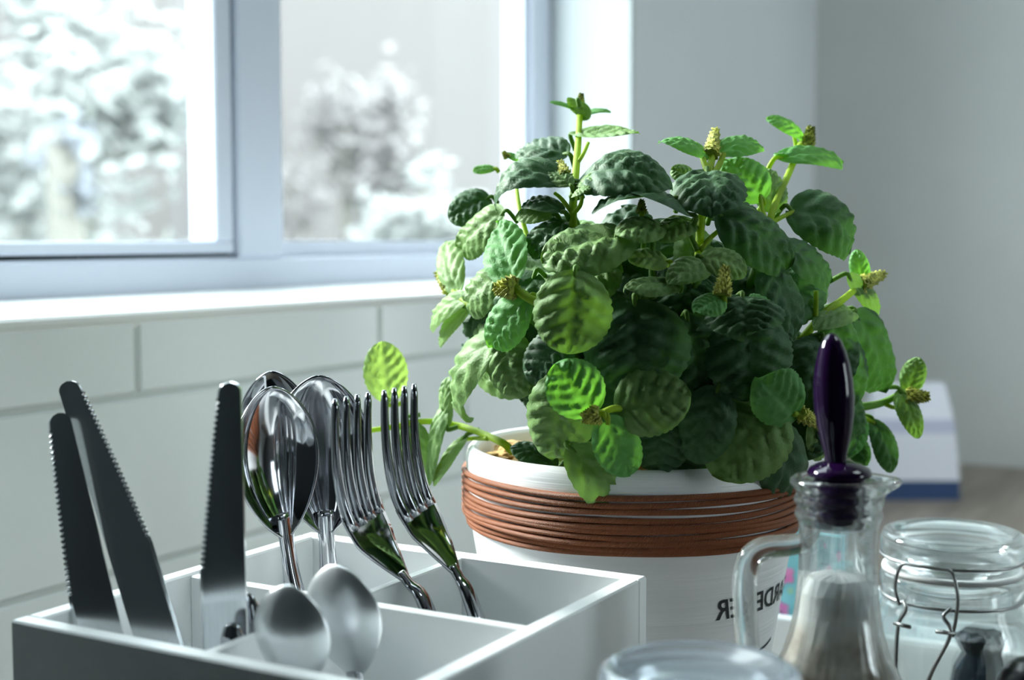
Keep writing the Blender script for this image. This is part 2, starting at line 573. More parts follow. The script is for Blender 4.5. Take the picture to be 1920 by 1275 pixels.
# unseen roof light, added to lift the light on tiles and walls
dw = thing('added_roof_light', ((SX0 + SX1) / 2, (SY0 + SY1) / 2, ZT), None, None)
dw['kind'] = 'structure'
mb = MB()
for x in (SX0, (SX0 + SX1) / 2 - .02, SX1 - .04):
    mb.box((x, SY0, ZT + .04), (x + .04, SY1, ZT + .08))
for y in (SY0, SY1 - .04):
    mb.box((SX0 + .04, y, ZT + .04), (SX1 - .04, y + .04, ZT + .08))
build(mb, 'frame', 'frame', parent=dw)
for x0_, x1_ in ((SX0 + .04, (SX0 + SX1) / 2 - .02), ((SX0 + SX1) / 2 + .02, SX1 - .04)):
    mb = MB(); mb.v = [V((x0_, SY0 + .04, ZT + .06)), V((x1_, SY0 + .04, ZT + .06)), V((x1_, SY1 - .04, ZT + .06)), V((x0_, SY1 - .04, ZT + .06))]
    mb.face((0, 1, 2, 3)); build(mb, 'pane', 'pane', parent=dw)

dw = thing('added_window', (1.10, -2.65, 0.0), None, None)  # unseen window, added to light the pot from the room side
dw['kind'] = 'structure'
mb = MB()
for x in (0.70, 1.075, 1.45):
    mb.box((x, -2.70, 0.05), (x + 0.05, -2.64, 1.05))
mb.box((0.70, -2.70, 1.05), (1.50, -2.64, 1.10)); mb.box((0.70, -2.70, 0.0), (1.50, -2.64, 0.05))
build(mb, 'frame', 'frame', parent=dw)
for x in (0.75, 1.125):
    mb = MB(); mb.v = [V((x, -2.67, .05)), V((x + .325, -2.67, .05)), V((x + .325, -2.67, 1.05)), V((x, -2.67, 1.05))]
    mb.face((0, 1, 2, 3)); build(mb, 'pane', 'pane', parent=dw)

# outdoors
mb = MB(); mb.box((-30, -30, -1.4), (40, 40, -1.2)); build(mb, 'ground', 'lawn', kind='structure')
mb = MB(); mb.box((-4, 11.0, -1.2), (34, 11.4, 4.6)); mb.box((-4.1, 10.95, 4.6), (34.1, 11.45, 4.75))  # backdrop wall added to hold the window view just below white
build(mb, 'sky_backdrop', 'render', label='added backdrop wall standing in for the washed-out sky, blurred through the window', cat='wall')
def tree(px, py, Y, h, rw, k, label, nleaf, seed, name='garden_tree'):
    r = random.Random(seed)
    c = aty(px, py, Y)
    t = thing(name, (c.x, c.y, -1.2), label, 'tree')
    mb = MB()
    pts = bez([(c.x, c.y, -1.2), (c.x + .05, c.y, -0.6), (c.x - .03, c.y, c.z - h * .2), (c.x, c.y, c.z + h * .25)], 5)
    mb.tube(pts, [0.09 - 0.06 * i / (len(pts) - 1) for i in range(len(pts))], 8)
    build(mb, 'trunk', 'trunk', parent=t, smooth=True)
    mb = MB()
    blobs = [(V((r.gauss(0, rw * .45), r.gauss(0, rw * .4), r.uniform(-.5, .5) * h)), r.uniform(.2, .5)) for _ in range(9)]
    for i in range(nleaf):
        bc, br = r.choice(blobs)
        p = c + bc + V((r.gauss(0, br * rw * .6), r.gauss(0, br * rw * .6), r.gauss(0, br * h * .35)))
        if p.z < -1.15:
            continue
        u = V((r.gauss(0, 1), r.gauss(0, 1), r.gauss(0, 1))).normalized()
        q = u.orthogonal().normalized()
        s_ = r.uniform(.05, .11) * (rw / .7) ** .6
        kk = len(mb.v)
        mb.v += [p - u * s_, p + q * s_ * .5, p + u * s_, p - q * s_ * .5]
        mb.face((kk, kk + 1, kk + 2, kk + 3))
    build(mb, 'crown', k, parent=t, recalc=False)
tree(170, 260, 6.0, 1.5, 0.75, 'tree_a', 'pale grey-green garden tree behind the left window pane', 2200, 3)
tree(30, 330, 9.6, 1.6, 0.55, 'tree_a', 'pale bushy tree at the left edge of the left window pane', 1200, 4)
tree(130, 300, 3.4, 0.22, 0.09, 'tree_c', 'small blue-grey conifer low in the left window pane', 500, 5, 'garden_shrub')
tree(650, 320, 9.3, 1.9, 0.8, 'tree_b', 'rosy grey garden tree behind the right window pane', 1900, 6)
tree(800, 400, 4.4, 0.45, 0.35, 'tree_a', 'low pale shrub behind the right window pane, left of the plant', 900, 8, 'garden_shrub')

# worktop and its base unit
mb = MB(); mb.box((0.315, -0.03, -0.04), (XC, WY, 0.0), bev=0.003)
build(mb, 'worktop', 'wood', label='brown wooden worktop running along the window wall into the corner', cat='worktop')
mb = MB(); mb.box((0.33, 0.03, ZF), (XC, WY, -0.041))
cab = thing('base_cabinet', (1.1, 0.03, ZF), 'white base cabinet carrying the brown wooden worktop', 'cabinet')
build(mb, 'body', 'white_wall', parent=cab)
for i in range(3):
    mb = MB(); mb.box((0.34 + i * .515, 0.012, ZF + 0.1), (0.34 + i * .515 + .509, 0.029, -0.045), bev=0.002)
    build(mb, 'door', 'caddy', parent=cab)

# ================================================================== CUTLERY CADDY
CX0, CX1, CY0, CY1, CZ = 0.344, 0.522, 0.2335, 0.4095, 0.16
T, TD = 0.0078, 0.0048
FLOOR = 0.036
MX, MY = 0.433, 0.3215
cad = thing('cutlery_caddy', ((CX0 + CX1) / 2, (CY0 + CY1) / 2, 0), 'square white wooden cutlery caddy with four compartments in front of the plant', 'caddy')
for lo, hi in (((CX0, CY0, 0), (CX0 + T, CY1, CZ)), ((CX1 - T, CY0, 0), (CX1, CY1, CZ)),
               ((CX0 + T, CY1 - T, 0), (CX1 - T, CY1, CZ)), ((CX0 + T, CY0, 0), (CX1 - T, CY0 + T, CZ))):
    mb = MB(); mb.box(lo, hi, bev=0.0008)
    build(mb, 'side_panel', 'caddy', parent=cad)
mb = MB(); mb.box((CX0 + T, CY0 + T, FLOOR - 0.006), (CX1 - T, CY1 - T, FLOOR)); build(mb, 'bottom_panel', 'caddy', parent=cad)
mb = MB(); mb.box((MX - TD / 2, CY0 + T, FLOOR), (MX + TD / 2, CY1 - T, CZ - 0.001), bev=0.0006); build(mb, 'divider', 'caddy', parent=cad)
mb = MB()
mb.box((CX0 + T, MY - TD / 2, FLOOR), (MX - TD / 2, MY + TD / 2, CZ - 0.001), bev=0.0006)
mb.box((MX + TD / 2, MY - TD / 2, FLOOR), (CX1 - T, MY + TD / 2, CZ - 0.001), bev=0.0006)
build(mb, 'divider', 'caddy', parent=cad)

# ---- knives
def to_floor(a, b_, z):
    d = b_ - a
    return a + d * ((z - a.z) / d.z)
def knife(tip, low, side_hint, W, label, floor=FLOOR + 0.004, blade=0.115, serr=True, curve=0.0):
    """tip, low: points on the spine; side_hint points from the spine to the cutting edge"""
    ax = (low - tip).normalized()
    sd_ = (side_hint - ax * side_hint.dot(ax)).normalized()
    nr = ax.cross(sd_)
    end = to_floor(tip, low, floor)
    Ltot = (end - tip).length
    t = thing('table_knife', end, label, 'knife', 'knives in the caddy')
    prof = []
    n = 220
    edge, spine = [], []
    for i in range(n + 1):
        s_ = blade * i / n
        q = s_ / blade
        wdt = W * (0.46 + 0.54 * min(1, q / 0.62) ** 0.85) if q < 0.62 else W * (1.0 - 0.03 * (q - .62))
        rr = W * 0.20
        if s_ < rr:
            k_ = math.sqrt(max(0, 1 - (1 - s_ / rr) ** 2))
            mid = wdt * 0.5
            lo_, hi_ = mid - mid * k_, mid + (wdt - mid) * k_
        else:
            lo_, hi_ = 0.0, wdt
        if serr and 0.05 < q < 0.60:
            hi_ += 0.0013 * abs((s_ / 0.0021) % 1.0 - .5) * 2 - 0.0008
        bow = curve * math.sin(q * math.pi * .5)
        spine.append((s_, lo_ + bow * 0)); edge.append((s_, hi_))
    mb = MB()
    th = 0.0011
    k0 = 0
    for i in range(n + 1):
        for (ss, ww, tt) in ((*spine[i], th), (spine[i][0], spine[i][1] + (edge[i][1] - spine[i][1]) * .93, th), (*edge[i], th * .55)):
            p = tip + ax * ss + sd_ * ww
            mb.v.append(p + nr * tt)
            mb.v.append(p - nr * tt)
    for i in range(n):
        a = i * 6
        mb.face((a, a + 2, a + 8, a + 6)); mb.face((a + 2, a + 4, a + 10, a + 8))
        mb.face((a + 1, a + 7, a + 9, a + 3)); mb.face((a + 3, a + 9, a + 11, a + 5))
        mb.face((a, a + 6, a + 7, a + 1)); mb.face((a + 4, a + 5, a + 11, a + 10))
    mb.face((0, 1, 3, 2)); mb.face((2, 3, 5, 4))
    a = n * 6
    mb.face((a, a + 2, a + 3, a + 1)); mb.face((a + 2, a + 4, a + 5, a + 3))
    build(mb, 'blade', 'satin', parent=t)
    mb = MB()
    c0 = tip + sd_ * (W * .5)
    pts, rad = [], []
    for i in range(9):
        q = i / 8
        pts.append(c0 + ax * (blade - 0.002 + (Ltot - blade - 0.002) * q))
        rad.append(W * (0.42 + 0.10 * q) if i < 8 else W * .35)
    mb.tube(pts, rad, 12, flat=(nr, 0.45))
    build(mb, 'handle', 'steel', parent=t, smooth=True)
    return t
K = CX0
knife(atx(108, 722, K + .040), atx(238, 1150, K + .036), RT * 1 + FW * 0.10 + V((0, 0, .3)), 0.0172, 'serrated steel knife with the highest tip, leaning left in the caddy', floor=FLOOR + .015)
knife(atx(452, 716, K + .036), atx(464, 1190, K + .040), -RT + FW * 0.05, 0.0168, 'upright serrated steel knife beside the spoons')
knife(atx(128, 770, K + .034), atx(226, 1165, K + .032), -RT - FW * .12, 0.0165, 'serrated steel knife nearest the window wall, leaning left')

# ---- spoons
def spoon(tip, neck, foot, normal, L, W, label, name='table_spoon', k='steel', floor=FLOOR + .003, deep=0.0085, group='spoons in the caddy'):
    """bowl from tip to neck (world points), handle on to foot; normal: the way the hollow faces"""
    ax = (neck - tip)
    bl = ax.length
    ax.normalize()
    nr = (normal - ax * normal.dot(ax)).normalized()
    sd_ = ax.cross(nr)
    t = thing(name, foot, label, 'spoon', group)
    mb = MB()
    NU, NV = 26, 14
    def outline(u):
        return W * .5 * max(0.0, math.sin(math.pi * min(1, u) ** 0.88)) ** 0.62 if u > 0 else 0.0
    def fn(a, b_):
        u = 0.5 - 0.5 * math.cos(math.pi * a)
        v = (b_ * 2 - 1)
        hw = max(outline(u), 0.0)
        if u > .80:
            hw = (hw ** 3 + 0.0034 ** 3) ** (1 / 3)
        r2 = min(1.0, v * v)
        d = deep * (1 - r2 ** 1.3) * (math.sin(math.pi * min(1, u * 1.0)) ** .7 if 0 < u < 1 else 0)
        return tip + ax * (bl * u) + sd_ * (hw * v) - nr * d
    mb.grid(fn, NU, NV)
    build(mb, 'bowl', k, parent=t, smooth=True, mods=(('solid', 0.0011, 0), ('sub', 1)))
    mb = MB()
    d = (foot - neck)
    pts = [neck - ax * .010 - nr * .0012, neck + ax * .004 - nr * .0008, neck + ax * .018 + d * .06, neck + d * .42 + ax * .008, neck + d * .75, foot]
    pp = bez(pts, 5)
    rad = []
    for i in range(len(pp)):
        q = i / (len(pp) - 1)
        rad.append(0.0036 + 0.0055 * max(0, q - .25) / .75 if q < .97 else 0.006)
    mb.tube(pp, rad, 12, flat=(nr, 0.42))
    build(mb, 'handle', 'steel', parent=t, smooth=True)
    return t
XB = MX
VIEW = -FW
spoon(atx(508, 726, XB + .022), atx(538, 1006, XB + .026), V((XB + .034, 0.333, FLOOR + .004)), VIEW * .70 + RT * .74 + V((0, 0, .05)), 0.2, 0.045,
      'front steel spoon beside the upright knife, hollow side showing', deep=.0095)
spoon(atx(597, 705, XB + .048), atx(612, 1000, XB + .050), V((XB + .052, 0.350, FLOOR + .004)), VIEW * .95 + RT * .2 + V((0, 0, .2)), 0.2, 0.044,
      'taller steel spoon just behind the left fork')
spoon(atx(508, 697, XB + .058), atx(535, 985, XB + .060), V((XB + .062, 0.368, FLOOR + .004)), VIEW * .9 - RT * .3 + V((0, 0, .1)), 0.2, 0.043,
      'rearmost steel spoon, only the top of its bowl visible')
XA = CX0
spoon(atx(541, 1098, XA + .022), atx(556, 1292, XA + .026), V((XA + .034, 0.290, FLOOR + .003)), -VIEW * .9 + RT * .35, 0.15, 0.0300,
      'left small teaspoon in the near right compartment, back of its bowl showing', 'teaspoon', 'tea', deep=.006, group='teaspoons in the caddy')
spoon(atx(624, 1060, XA + .052), atx(668, 1266, XA + .056), V((XA + .062, 0.262, FLOOR + .003)), -VIEW * .85 + RT * .5, 0.15, 0.034,
      'right small teaspoon in the near right compartment, back of its bowl showing', 'teaspoon', 'tea', deep=.006, group='teaspoons in the caddy')
def upturned(top, foot, label):
    t = thing('teaspoon', foot, label, 'spoon', 'teaspoons in the caddy')
    ax = (foot - top).normalized()
    nr = (VIEW - ax * VIEW.dot(ax)).normalized()
    sd_ = ax.cross(nr)
    mb = MB()
    pts = [top + (foot - top) * q for q in (0, .012, .04, .1, .3, .5, .72)]
    mb.tube(pts, [.0012, .0030, .0042, .0044, .0034, .0026, .0026], 12, flat=(nr, .45))
    build(mb, 'handle', 'steel', parent=t, smooth=True)
    L = (foot - top).length * .30
    n0 = foot - ax * L
    def fn(a, b_):
        u = a; v = b_ * 2 - 1
        hw = max(.0024 if u < .1 else 0, .012 * math.sin(math.pi * min(1, u)) ** .6)
        return n0 + ax * (L * u) + sd_ * hw * v - nr * (.004 * (1 - v * v) * math.sin(math.pi * u))
    mb = MB(); mb.grid(fn, 16, 8)
    build(mb, 'bowl', 'steel', parent=t, smooth=True, mods=(('solid', .001, 0),))
upturned(atx(459, 1112, XA + .052), V((XA + .056, 0.311, FLOOR + .002)), 'small spoon with its rounded handle end up, against the caddy divider')
upturned(atx(434, 1168, XA + .030), V((XA + .020, 0.311, FLOOR + .002)), 'small spoon with its rounded handle end up, nearest the caddy front')

# ---- forks
def fork(cl, foot, wv, W, label):
    """cl: world centre line from tine tips down to the neck; wv: direction across the tines"""
    t = thing('table_fork', foot, label, 'fork', 'forks in the caddy')
    path = bez(cl, 8)
    # arc-length
    S = [0]
    for i in range(1, len(path)):
        S.append(S[-1] + (path[i] - path[i - 1]).length)
    def P(s_):
        s_ = max(0, min(S[-1], s_))
        for i in range(1, len(S)):
            if S[i] >= s_:
                q = (s_ - S[i - 1]) / max(1e-9, S[i] - S[i - 1])
                return path[i - 1].lerp(path[i], q), (path[min(i + 1, len(path) - 1)] - path[i - 1]).normalized()
        return path[-1], (path[-1] - path[-2]).normalized()
    def frame(s_):
        p, tg = P(s_)
        w_ = (wv - tg * wv.dot(tg)).normalized()
        return p, w_, tg.cross(w_)
    TL = 0.050
    HL = 0.036
    mb = MB()
    th = 0.0011
    def hw(q):
        return W * .5 * (1.0 - 0.06 * q) if q < .35 else W * .5 * (0.979 - 0.80 * ((q - .35) / .65) ** 1.25)
    def fn(sg):
        def g(a, b_):
            q = a
            p, w_, n_ = frame(TL - .002 + HL * q)
            v = b_ * 2 - 1
            dish = -0.0022 * (1 - v * v) * math.sin(math.pi * min(1, q * .9 + .1))
            return p + w_ * hw(q) * v + n_ * (dish * FSIGN + sg * th * (1 - .5 * v * v))
        return g
    FSIGN = 1
    NU, NV = 18, 12
    mb.grid(fn(1), NU, NV)
    k = len(mb.v)
    mb.grid(fn(-1), NU, NV)
    for i in range(NU):
        for j in (0, NV):
            a = i * (NV + 1) + j
            mb.face((a, a + NV + 1, k + a + NV + 1, k + a))
    for j in range(NV):
        for i in (0, NU):
            a = i * (NV + 1) + j
            mb.face((a, a + 1, k + a + 1, k + a))
    head = build(mb, 'head', 'steel', parent=t, smooth=True)
    for c in range(4):
        off = (c - 1.5) / 1.5
        mb = MB()
        pts, rad = [], []
        for i in range(15):
            q = i / 14
            p, w_, n_ = frame(0.0008 + (TL + .004) * q)
            pts.append(p + w_ * off * W * (0.365 + 0.02 * (1 - q)))
            rad.append(W * (0.058 + 0.045 * q) if i else W * .035)
        mb.tube(pts, rad, 10, flat=(wv, 1.0))
        build(mb, 'tine', 'steel', parent=head, smooth=True)
    mb = MB()
    p, w_, n_ = frame(TL + HL - .006)
    p2, tg = P(TL + HL)
    pe, te = P(S[-1])
    pts = bez([p, p2, pe, pe.lerp(foot, .4), pe.lerp(foot, .75), foot], 5)
    rad = []
    for i in range(len(pts)):
        q = i / (len(pts) - 1)
        rad.append(0.0030 + 0.006 * max(0, q - .2) / .8)
    mb.tube(pts, rad, 12, flat=(n_, 0.5))
    build(mb, 'handle', 'steel', parent=t, smooth=True)
WVF = RT * 0.56 + FW * 0.80
def fpath(px, X0):
    return [atx(x, y, X0 + dx) for x, y, dx in px]
fork(fpath([(749, 722, .0), (750, 800, .001), (757, 870, .003), (772, 930, .006), (800, 985, .009), (832, 1035, .011), (862, 1085, .012), (884, 1130, .012)], XB + .030),
     V((XB + .046, 0.252, FLOOR + .005)), WVF, 0.0245, 'right steel fork, nearest the plant pot')
fork(fpath([(660, 738, .0), (659, 820, .001), (664, 895, .003), (680, 960, .006), (708, 1015, .009), (742, 1062, .011), (776, 1105, .012), (800, 1140, .012)], XB + .022),
     V((XB + .036, 0.272, FLOOR + .005)), WVF, 0.0260, 'left steel fork, in front of the taller spoon')

# ================================================================== POTTED PLANT
PZ = 0.68                                   # depth of the pot axis
pc = at(1185, 850, PZ)
PCX, PCY = pc.x, pc.y
plant = thing('potted_plant', (PCX, PCY, 0), 'bushy green plant with crinkled leaves in a white pot wound with copper cord', 'plant')
RIMZ = 0.200
PR = 0.0800                                 # outer radius at the rim
def prad(z):
    return 0.0600 + (PR - 0.0600) * min(1, z / 0.168) ** 1.6
mb = MB()
prof = [(0, 0.0), (0.0575, 0.0), (0.0596, 0.002)]
for i in range(1, 26):
    z = 0.168 * i / 25
    prof.append((prad(z) , z))
prof += [(PR + .0010, .172), (PR + .0014, .180), (PR + .0012, .195), (PR + .0002, .1985), (PR - .0015, RIMZ), (PR - .0035, .1995), (PR - .0050, .197), (PR - .0056, .190), (PR - .006, .17), (0, .168)]
mb.lathe(prof, (PCX, PCY, 0), 96)
pot = build(mb, 'pot', 'pot', parent=plant, smooth=True)
# copper cord, one object per turn
zc = 0.1845
turns = [0.1880, 0.1850, 0.1817, 0.1786, 0.1758, 0.1731, 0.1705, 0.1680, 0.1655, 0.1630]
for i, z in enumerate(turns):
    mb = MB()
    NT = 120
    R0 = (prad(z) if z < .168 else PR + .0012) + 0.0010
    tilt, ph = rnd.uniform(-.0008, .0008), rnd.uniform(0, 6.28)
    pts = [V((PCX + R0 * math.cos(a), PCY + R0 * math.sin(a), z + tilt * math.cos(a + ph) + .0003 * math.sin(5 * a + ph)))
           for a in [2 * math.pi * k / NT for k in range(NT)]]
    mb.tube(pts, 0.0014, 8, closed=True)
    o = build(mb, 'copper_cord', 'cord', parent=pot, smooth=True, label='copper-coloured twisted cord')
    uvl = o.data.uv_layers.new(name='UVMap')
    for poly in o.data.polygons:
        ks = [o.data.loops[li].vertex_index for li in poly.loop_indices]
        for li, vi in zip(poly.loop_indices, ks):
            i_, j_ = vi // 8, vi % 8
            ii = i_ if not (i_ == 0 and any(q // 8 == NT - 1 for q in ks)) else NT
            jj = j_ if not (j_ == 0 and any(q % 8 == 7 for q in ks)) else 8
            uvl.data[li].uv = (ii / NT * 4 + jj / 8 * 0.035, jj / 8)
# lettering, mirrored as in the photograph, wrapped round the pot
def pot_text(txt, size, z0, ang0, ang1, name, shear=0.25):
    cu = bpy.data.curves.new('txt', 'FONT')
    cu.body = txt
    cu.size = 1.0
    cu.shear = shear
    cu.resolution_u = 3
    cu.offset = 0.012
    ob = bpy.data.objects.new('txt', cu)
    COL.objects.link(ob)
    dg = bpy.context.evaluated_depsgraph_get()
    me = bpy.data.meshes.new_from_object(ob.evaluated_get(dg))
    bpy.data.objects.remove(ob)
    xs = [v.co.x for v in me.vertices]; ys = [v.co.y for v in me.vertices]
    x0, x1, y0 = min(xs), max(xs), min(ys)
    mb = MB()
    base = math.atan2(-RT.y * 0 - FW.y, -FW.x)     # azimuth of the side that faces the camera
    for v in me.vertices:
        q = (v.co.x - x0) / (x1 - x0)
        a = ang1 + (ang0 - ang1) * q               # mirrored: first letter is the far right one
        z = z0 + (v.co.y - y0) * size
        # angle measured from the camera-facing side towards the right of the picture
        d = (-FW.xy.normalized()) * math.cos(a) + RT.xy * math.sin(a)
        r_ = prad(z) + 0.00035
        mb.v.append(V((PCX + d.x * r_, PCY + d.y * r_, z)))
    for p in me.polygons:
        mb.face(list(p.vertices))
    bpy.data.meshes.remove(me)
    build(mb, name, 'ink', parent=pot)
pot_text('GARDENER', 0.0135, 0.1300, math.radians(26), math.radians(78), 'lettering')
pot_text('HANDMADE', 0.0080, 0.1030, math.radians(50), math.radians(82), 'lettering') if False else None
mb = MB()
for z0, z1, a0, a1 in ((0.1085, 0.1100, 46, 70),):
    kk = len(mb.v)
    for i in range(17):
        a = math.radians(a0 + (a1 - a0) * i / 16)
        d = (-FW.xy.normalized()) * math.cos(a) + RT.xy * math.sin(a)
        for z in (z0, z1):
            r_ = prad(z) + .00035
            mb.v.append(V((PCX + d.x * r_, PCY + d.y * r_, z + 0.004 * (i / 16) ** 2)))
    for i in range(16):
        mb.face((kk + 2 * i, kk + 2 * i + 2, kk + 2 * i + 3, kk + 2 * i + 1))
build(mb, 'printed_underline', 'ink', parent=pot)
# bark mulch
mb = MB()
rr = random.Random(3)
def soilfn(a, b_):
    r_, an = (PR - .0065) * a, 2 * math.pi * b_
    return V((PCX + r_ * math.cos(an), PCY + r_ * math.sin(an), 0.188 + 0.004 * math.sin(r_ * 260 + 3 * math.sin(an * 5)) * (1 - a ** 4)))
mb.grid(soilfn, 20, 60)
build(mb, 'soil', 'soil', parent=plant, smooth=True)
for i in range(46):
    a, r_ = rr.uniform(0, 6.283), (PR - .010) * math.sqrt(rr.random())
    if i < 16:                                      # chips heaped on the window side
        dd = -RT
        a = math.atan2(dd.y, dd.x) + rr.uniform(-.55, .55)
        r_ = rr.uniform(.045, .068)
    c = V((PCX + r_ * math.cos(a), PCY + r_ * math.sin(a), 0.1925 + rr.uniform(0, .004)))
    mb = MB()
    s_ = V((rr.uniform(.003, .006), rr.uniform(.0025, .004), rr.uniform(.0012, .0025)))
    mb.box(-s_, s_, bev=.0008)
    rot = Matrix.Rotation(rr.uniform(0, 6), 3, 'Z') @ Matrix.Rotation(rr.uniform(-.5, .5), 3, 'X')
    mb.v = [c + rot @ p + V((rr.uniform(-.0006, .0006), rr.uniform(-.0006, .0006), 0)) for p in mb.v]
    build(mb, 'bark_chip', 'soil', parent=plant)

def dep(x, y):
    """front surface of the bush, metres towards the camera from the pot axis plane"""
    ex, ey = (x - 1235) / 400.0, (y - 610) / 400.0
    return 0.088 * math.sqrt(max(0.0, 1 - ex * ex - ey * ey))
def pp(x, y, off):
    """picture point on the bush front surface, off in cm towards the camera"""
    return at(x, y, PZ - dep(x, y) - off * 0.01)
def cv(n3):
    return RT * n3[0] + UP * n3[1] - FW * n3[2]

def leaf(b_, t_, wpx, nrm, k='mid', bend=0.12, cup=0.10, quilt=1.0, droop=0.0, pet=0.22, seed=None):
    """b_, t_: (x, y, off cm) of base and tip; wpx: true width in picture pixels; nrm: facing (right, up, to camera)"""
    r = random.Random(seed if seed is not None else int(b_[0] * 7 + b_[1] * 13 + t_[0] * 3 + t_[1]))
    P0, P1 = pp(*b_), pp(*t_)
    depth = (P0 - CAM).dot(FW)
    W = wpx / FPX * depth
    ax = P1 - P0
    L = ax.length
    ax.normalize()
    nr = cv(nrm)
    nr = (nr - ax * nr.dot(ax)).normalized()
    sd_ = ax.cross(nr)
    NU, NV = 46, 18
    NL = r.uniform(4.6, 5.6)
    A = 0.100 * W * quilt
    NS = r.choice((9, 10, 11))
    ph, tw = r.uniform(0, 6.28), r.uniform(-.12, .12)
    asym = r.uniform(-.05, .05)
    e0, e1 = r.uniform(.42, .50), r.uniform(.52, .62)
    um = e0 / (e0 + e1)
    hn = um ** e0 * (1 - um) ** e1
    seed3 = V((r.uniform(0, 50), r.uniform(0, 50), r.uniform(0, 50)))
    def fn(a, b2):
        u = 0.5 - 0.5 * math.cos(math.pi * (0.02 + 0.98 * a))
        v = b2 * 2 - 1
        v = v * (1.25 - .25 * v * v)                # finer towards the rim
        av = abs(v)
        h = W * .5 * (max(u, 0.0) ** e0 * max(0.0, 1 - u) ** e1 / hn)
        th = math.atan2(av, 0.01) if False else u
        sc_ = 1 + 0.060 * (abs(math.sin(math.pi * NS * (u + .02 * math.sin(9 * u + ph)))) - .5) * av ** 8
        hw = h * sc_ * (1 + asym * (1 if v > 0 else -1))
        nz = mnoise.noise(seed3 + V((u * 3.2, v * 2.0, 0)))
        nz2 = mnoise.noise(seed3 + V((u * 7.5, v * 5.0, 9)))
        phs = (u * 1.05 - 0.34 * av * (0.5 + 0.5 * math.sin(math.pi * u))) * NL + (0.45 if v > 0 else 0) + .22 * nz
        bump = abs(math.sin(math.pi * phs)) ** .7
        sec = abs(math.sin(math.pi * (av * 2.7 + .3 * phs + .5 * nz2) + ph))
        mid = 1 - .95 * math.exp(-(av / .12) ** 2)
        disp = A * (bump * (.55 + .45 * sec) * (1 + .5 * nz2)) * mid * (1 - av ** 6) * min(1, u * 6) * min(1, (1 - u) * 8)
        wav = 0.05 * W * (mnoise.noise(seed3 + V((u * 2.6, v * 1.4, 20))) + .5 * math.sin(NL * 1.3 * u + ph + (1.5 if v > 0 else 0))) * av ** 2
        z = bend * L * 4 * u * (1 - u) + disp + wav - cup * W * av ** 2 * math.sin(math.pi * min(1, u + .08)) - droop * L * u ** 2.5
        uu = u - 0.07 * (1 - u) ** 3 * av ** 2 * (1 if u < .5 else 0)
        return P0 + ax * (L * uu) + sd_ * (hw * v) + nr * (z + tw * W * v * u)
    mb = MB()
    mb.grid(fn, NU, NV)
    if pet:
        core = at(1215, 700, PZ)
        p2 = P0 - ax * L * pet * .5 - nr * L * .02
        p3 = p2 + (core - p2).normalized() * L * pet
        mb.tube(bez([fn(.10, .5) - nr * .0004, P0, p2, p3], 4), [.0007, .0010] + [.0012] * 40, 6, 1) if False else None
        path = bez([fn(.08, .5) - nr * .0006, P0 - nr * .0003, p2, p3], 4)
        mb.tube(path, [.0008 + .0005 * i / len(path) for i in range(len(path))], 6, 1)
    return build(mb, 'leaf', [k, 'stem' if k in ('young', 'pale') else 'stemd'], parent=plant, smooth=True, recalc=False)
def stem(pts, r0=2.0, r1=1.2, k='stem'):
    P = bez([pp(*p) for p in pts], 6)
    mb = MB()
    mb.tube(P, [(r0 + (r1 - r0) * i / (len(P) - 1)) * .001 for i in range(len(P))], 8)
    return build(mb, 'stem', k, parent=plant, smooth=True)
def bud(a, b_, r=5.0, seed=1):
    """flower spike from a to b (picture points), r mm thick"""
    A_, B_ = pp(*a), pp(*b_)
    ax = (B_ - A_)
    L = ax.length
    ax.normalize()
    u = ax.orthogonal().normalized()
    w_ = ax.cross(u)
    rg = random.Random(seed)
    mb = MB()
    mb.tube([A_, A_.lerp(B_, .5), B_], [r * .0005, r * .0005, r * .0002], 8)
    for i in range(70):
        q = i / 69
        an = i * 2.4
        rr_ = r * .00052 * (1 - .55 * q)
        c = A_ + ax * L * q + (u * math.cos(an) + w_ * math.sin(an)) * rr_
        s_ = r * .00020 * (1 - .4 * q)
        d = (u * math.cos(an) + w_ * math.sin(an) + ax * .8).normalized()
        k = len(mb.v)
        e1 = d.orthogonal().normalized(); e2 = d.cross(e1)
        mb.v += [c + d * s_ * 1.6, c + e1 * s_, c + e2 * s_, c - e1 * s_, c - e2 * s_, c - d * s_]
        for a1, a2 in ((1, 2), (2, 3), (3, 4), (4, 1)):
            mb.face((k, k + a1, k + a2)); mb.face((k + 5, k + a2, k + a1))
    return build(mb, 'flower_bud', 'bud', parent=plant)

U_ = (0, .95, .3)          # seen nearly edge-on, facing the ceiling
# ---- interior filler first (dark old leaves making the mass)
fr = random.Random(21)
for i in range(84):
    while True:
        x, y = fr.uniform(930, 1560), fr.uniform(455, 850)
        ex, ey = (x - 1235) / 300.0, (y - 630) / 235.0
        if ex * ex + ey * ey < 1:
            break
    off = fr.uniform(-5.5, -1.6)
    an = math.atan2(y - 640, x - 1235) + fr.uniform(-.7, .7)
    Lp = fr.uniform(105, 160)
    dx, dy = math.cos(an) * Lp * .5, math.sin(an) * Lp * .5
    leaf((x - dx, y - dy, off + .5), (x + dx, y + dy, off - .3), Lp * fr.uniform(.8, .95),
         (ex * .7 + fr.uniform(-.3, .3), -ey * .6 + fr.uniform(0, .5), .8), 'old' if fr.random() < .75 else 'mid', fr.uniform(.08, .2), .12, pet=.1)

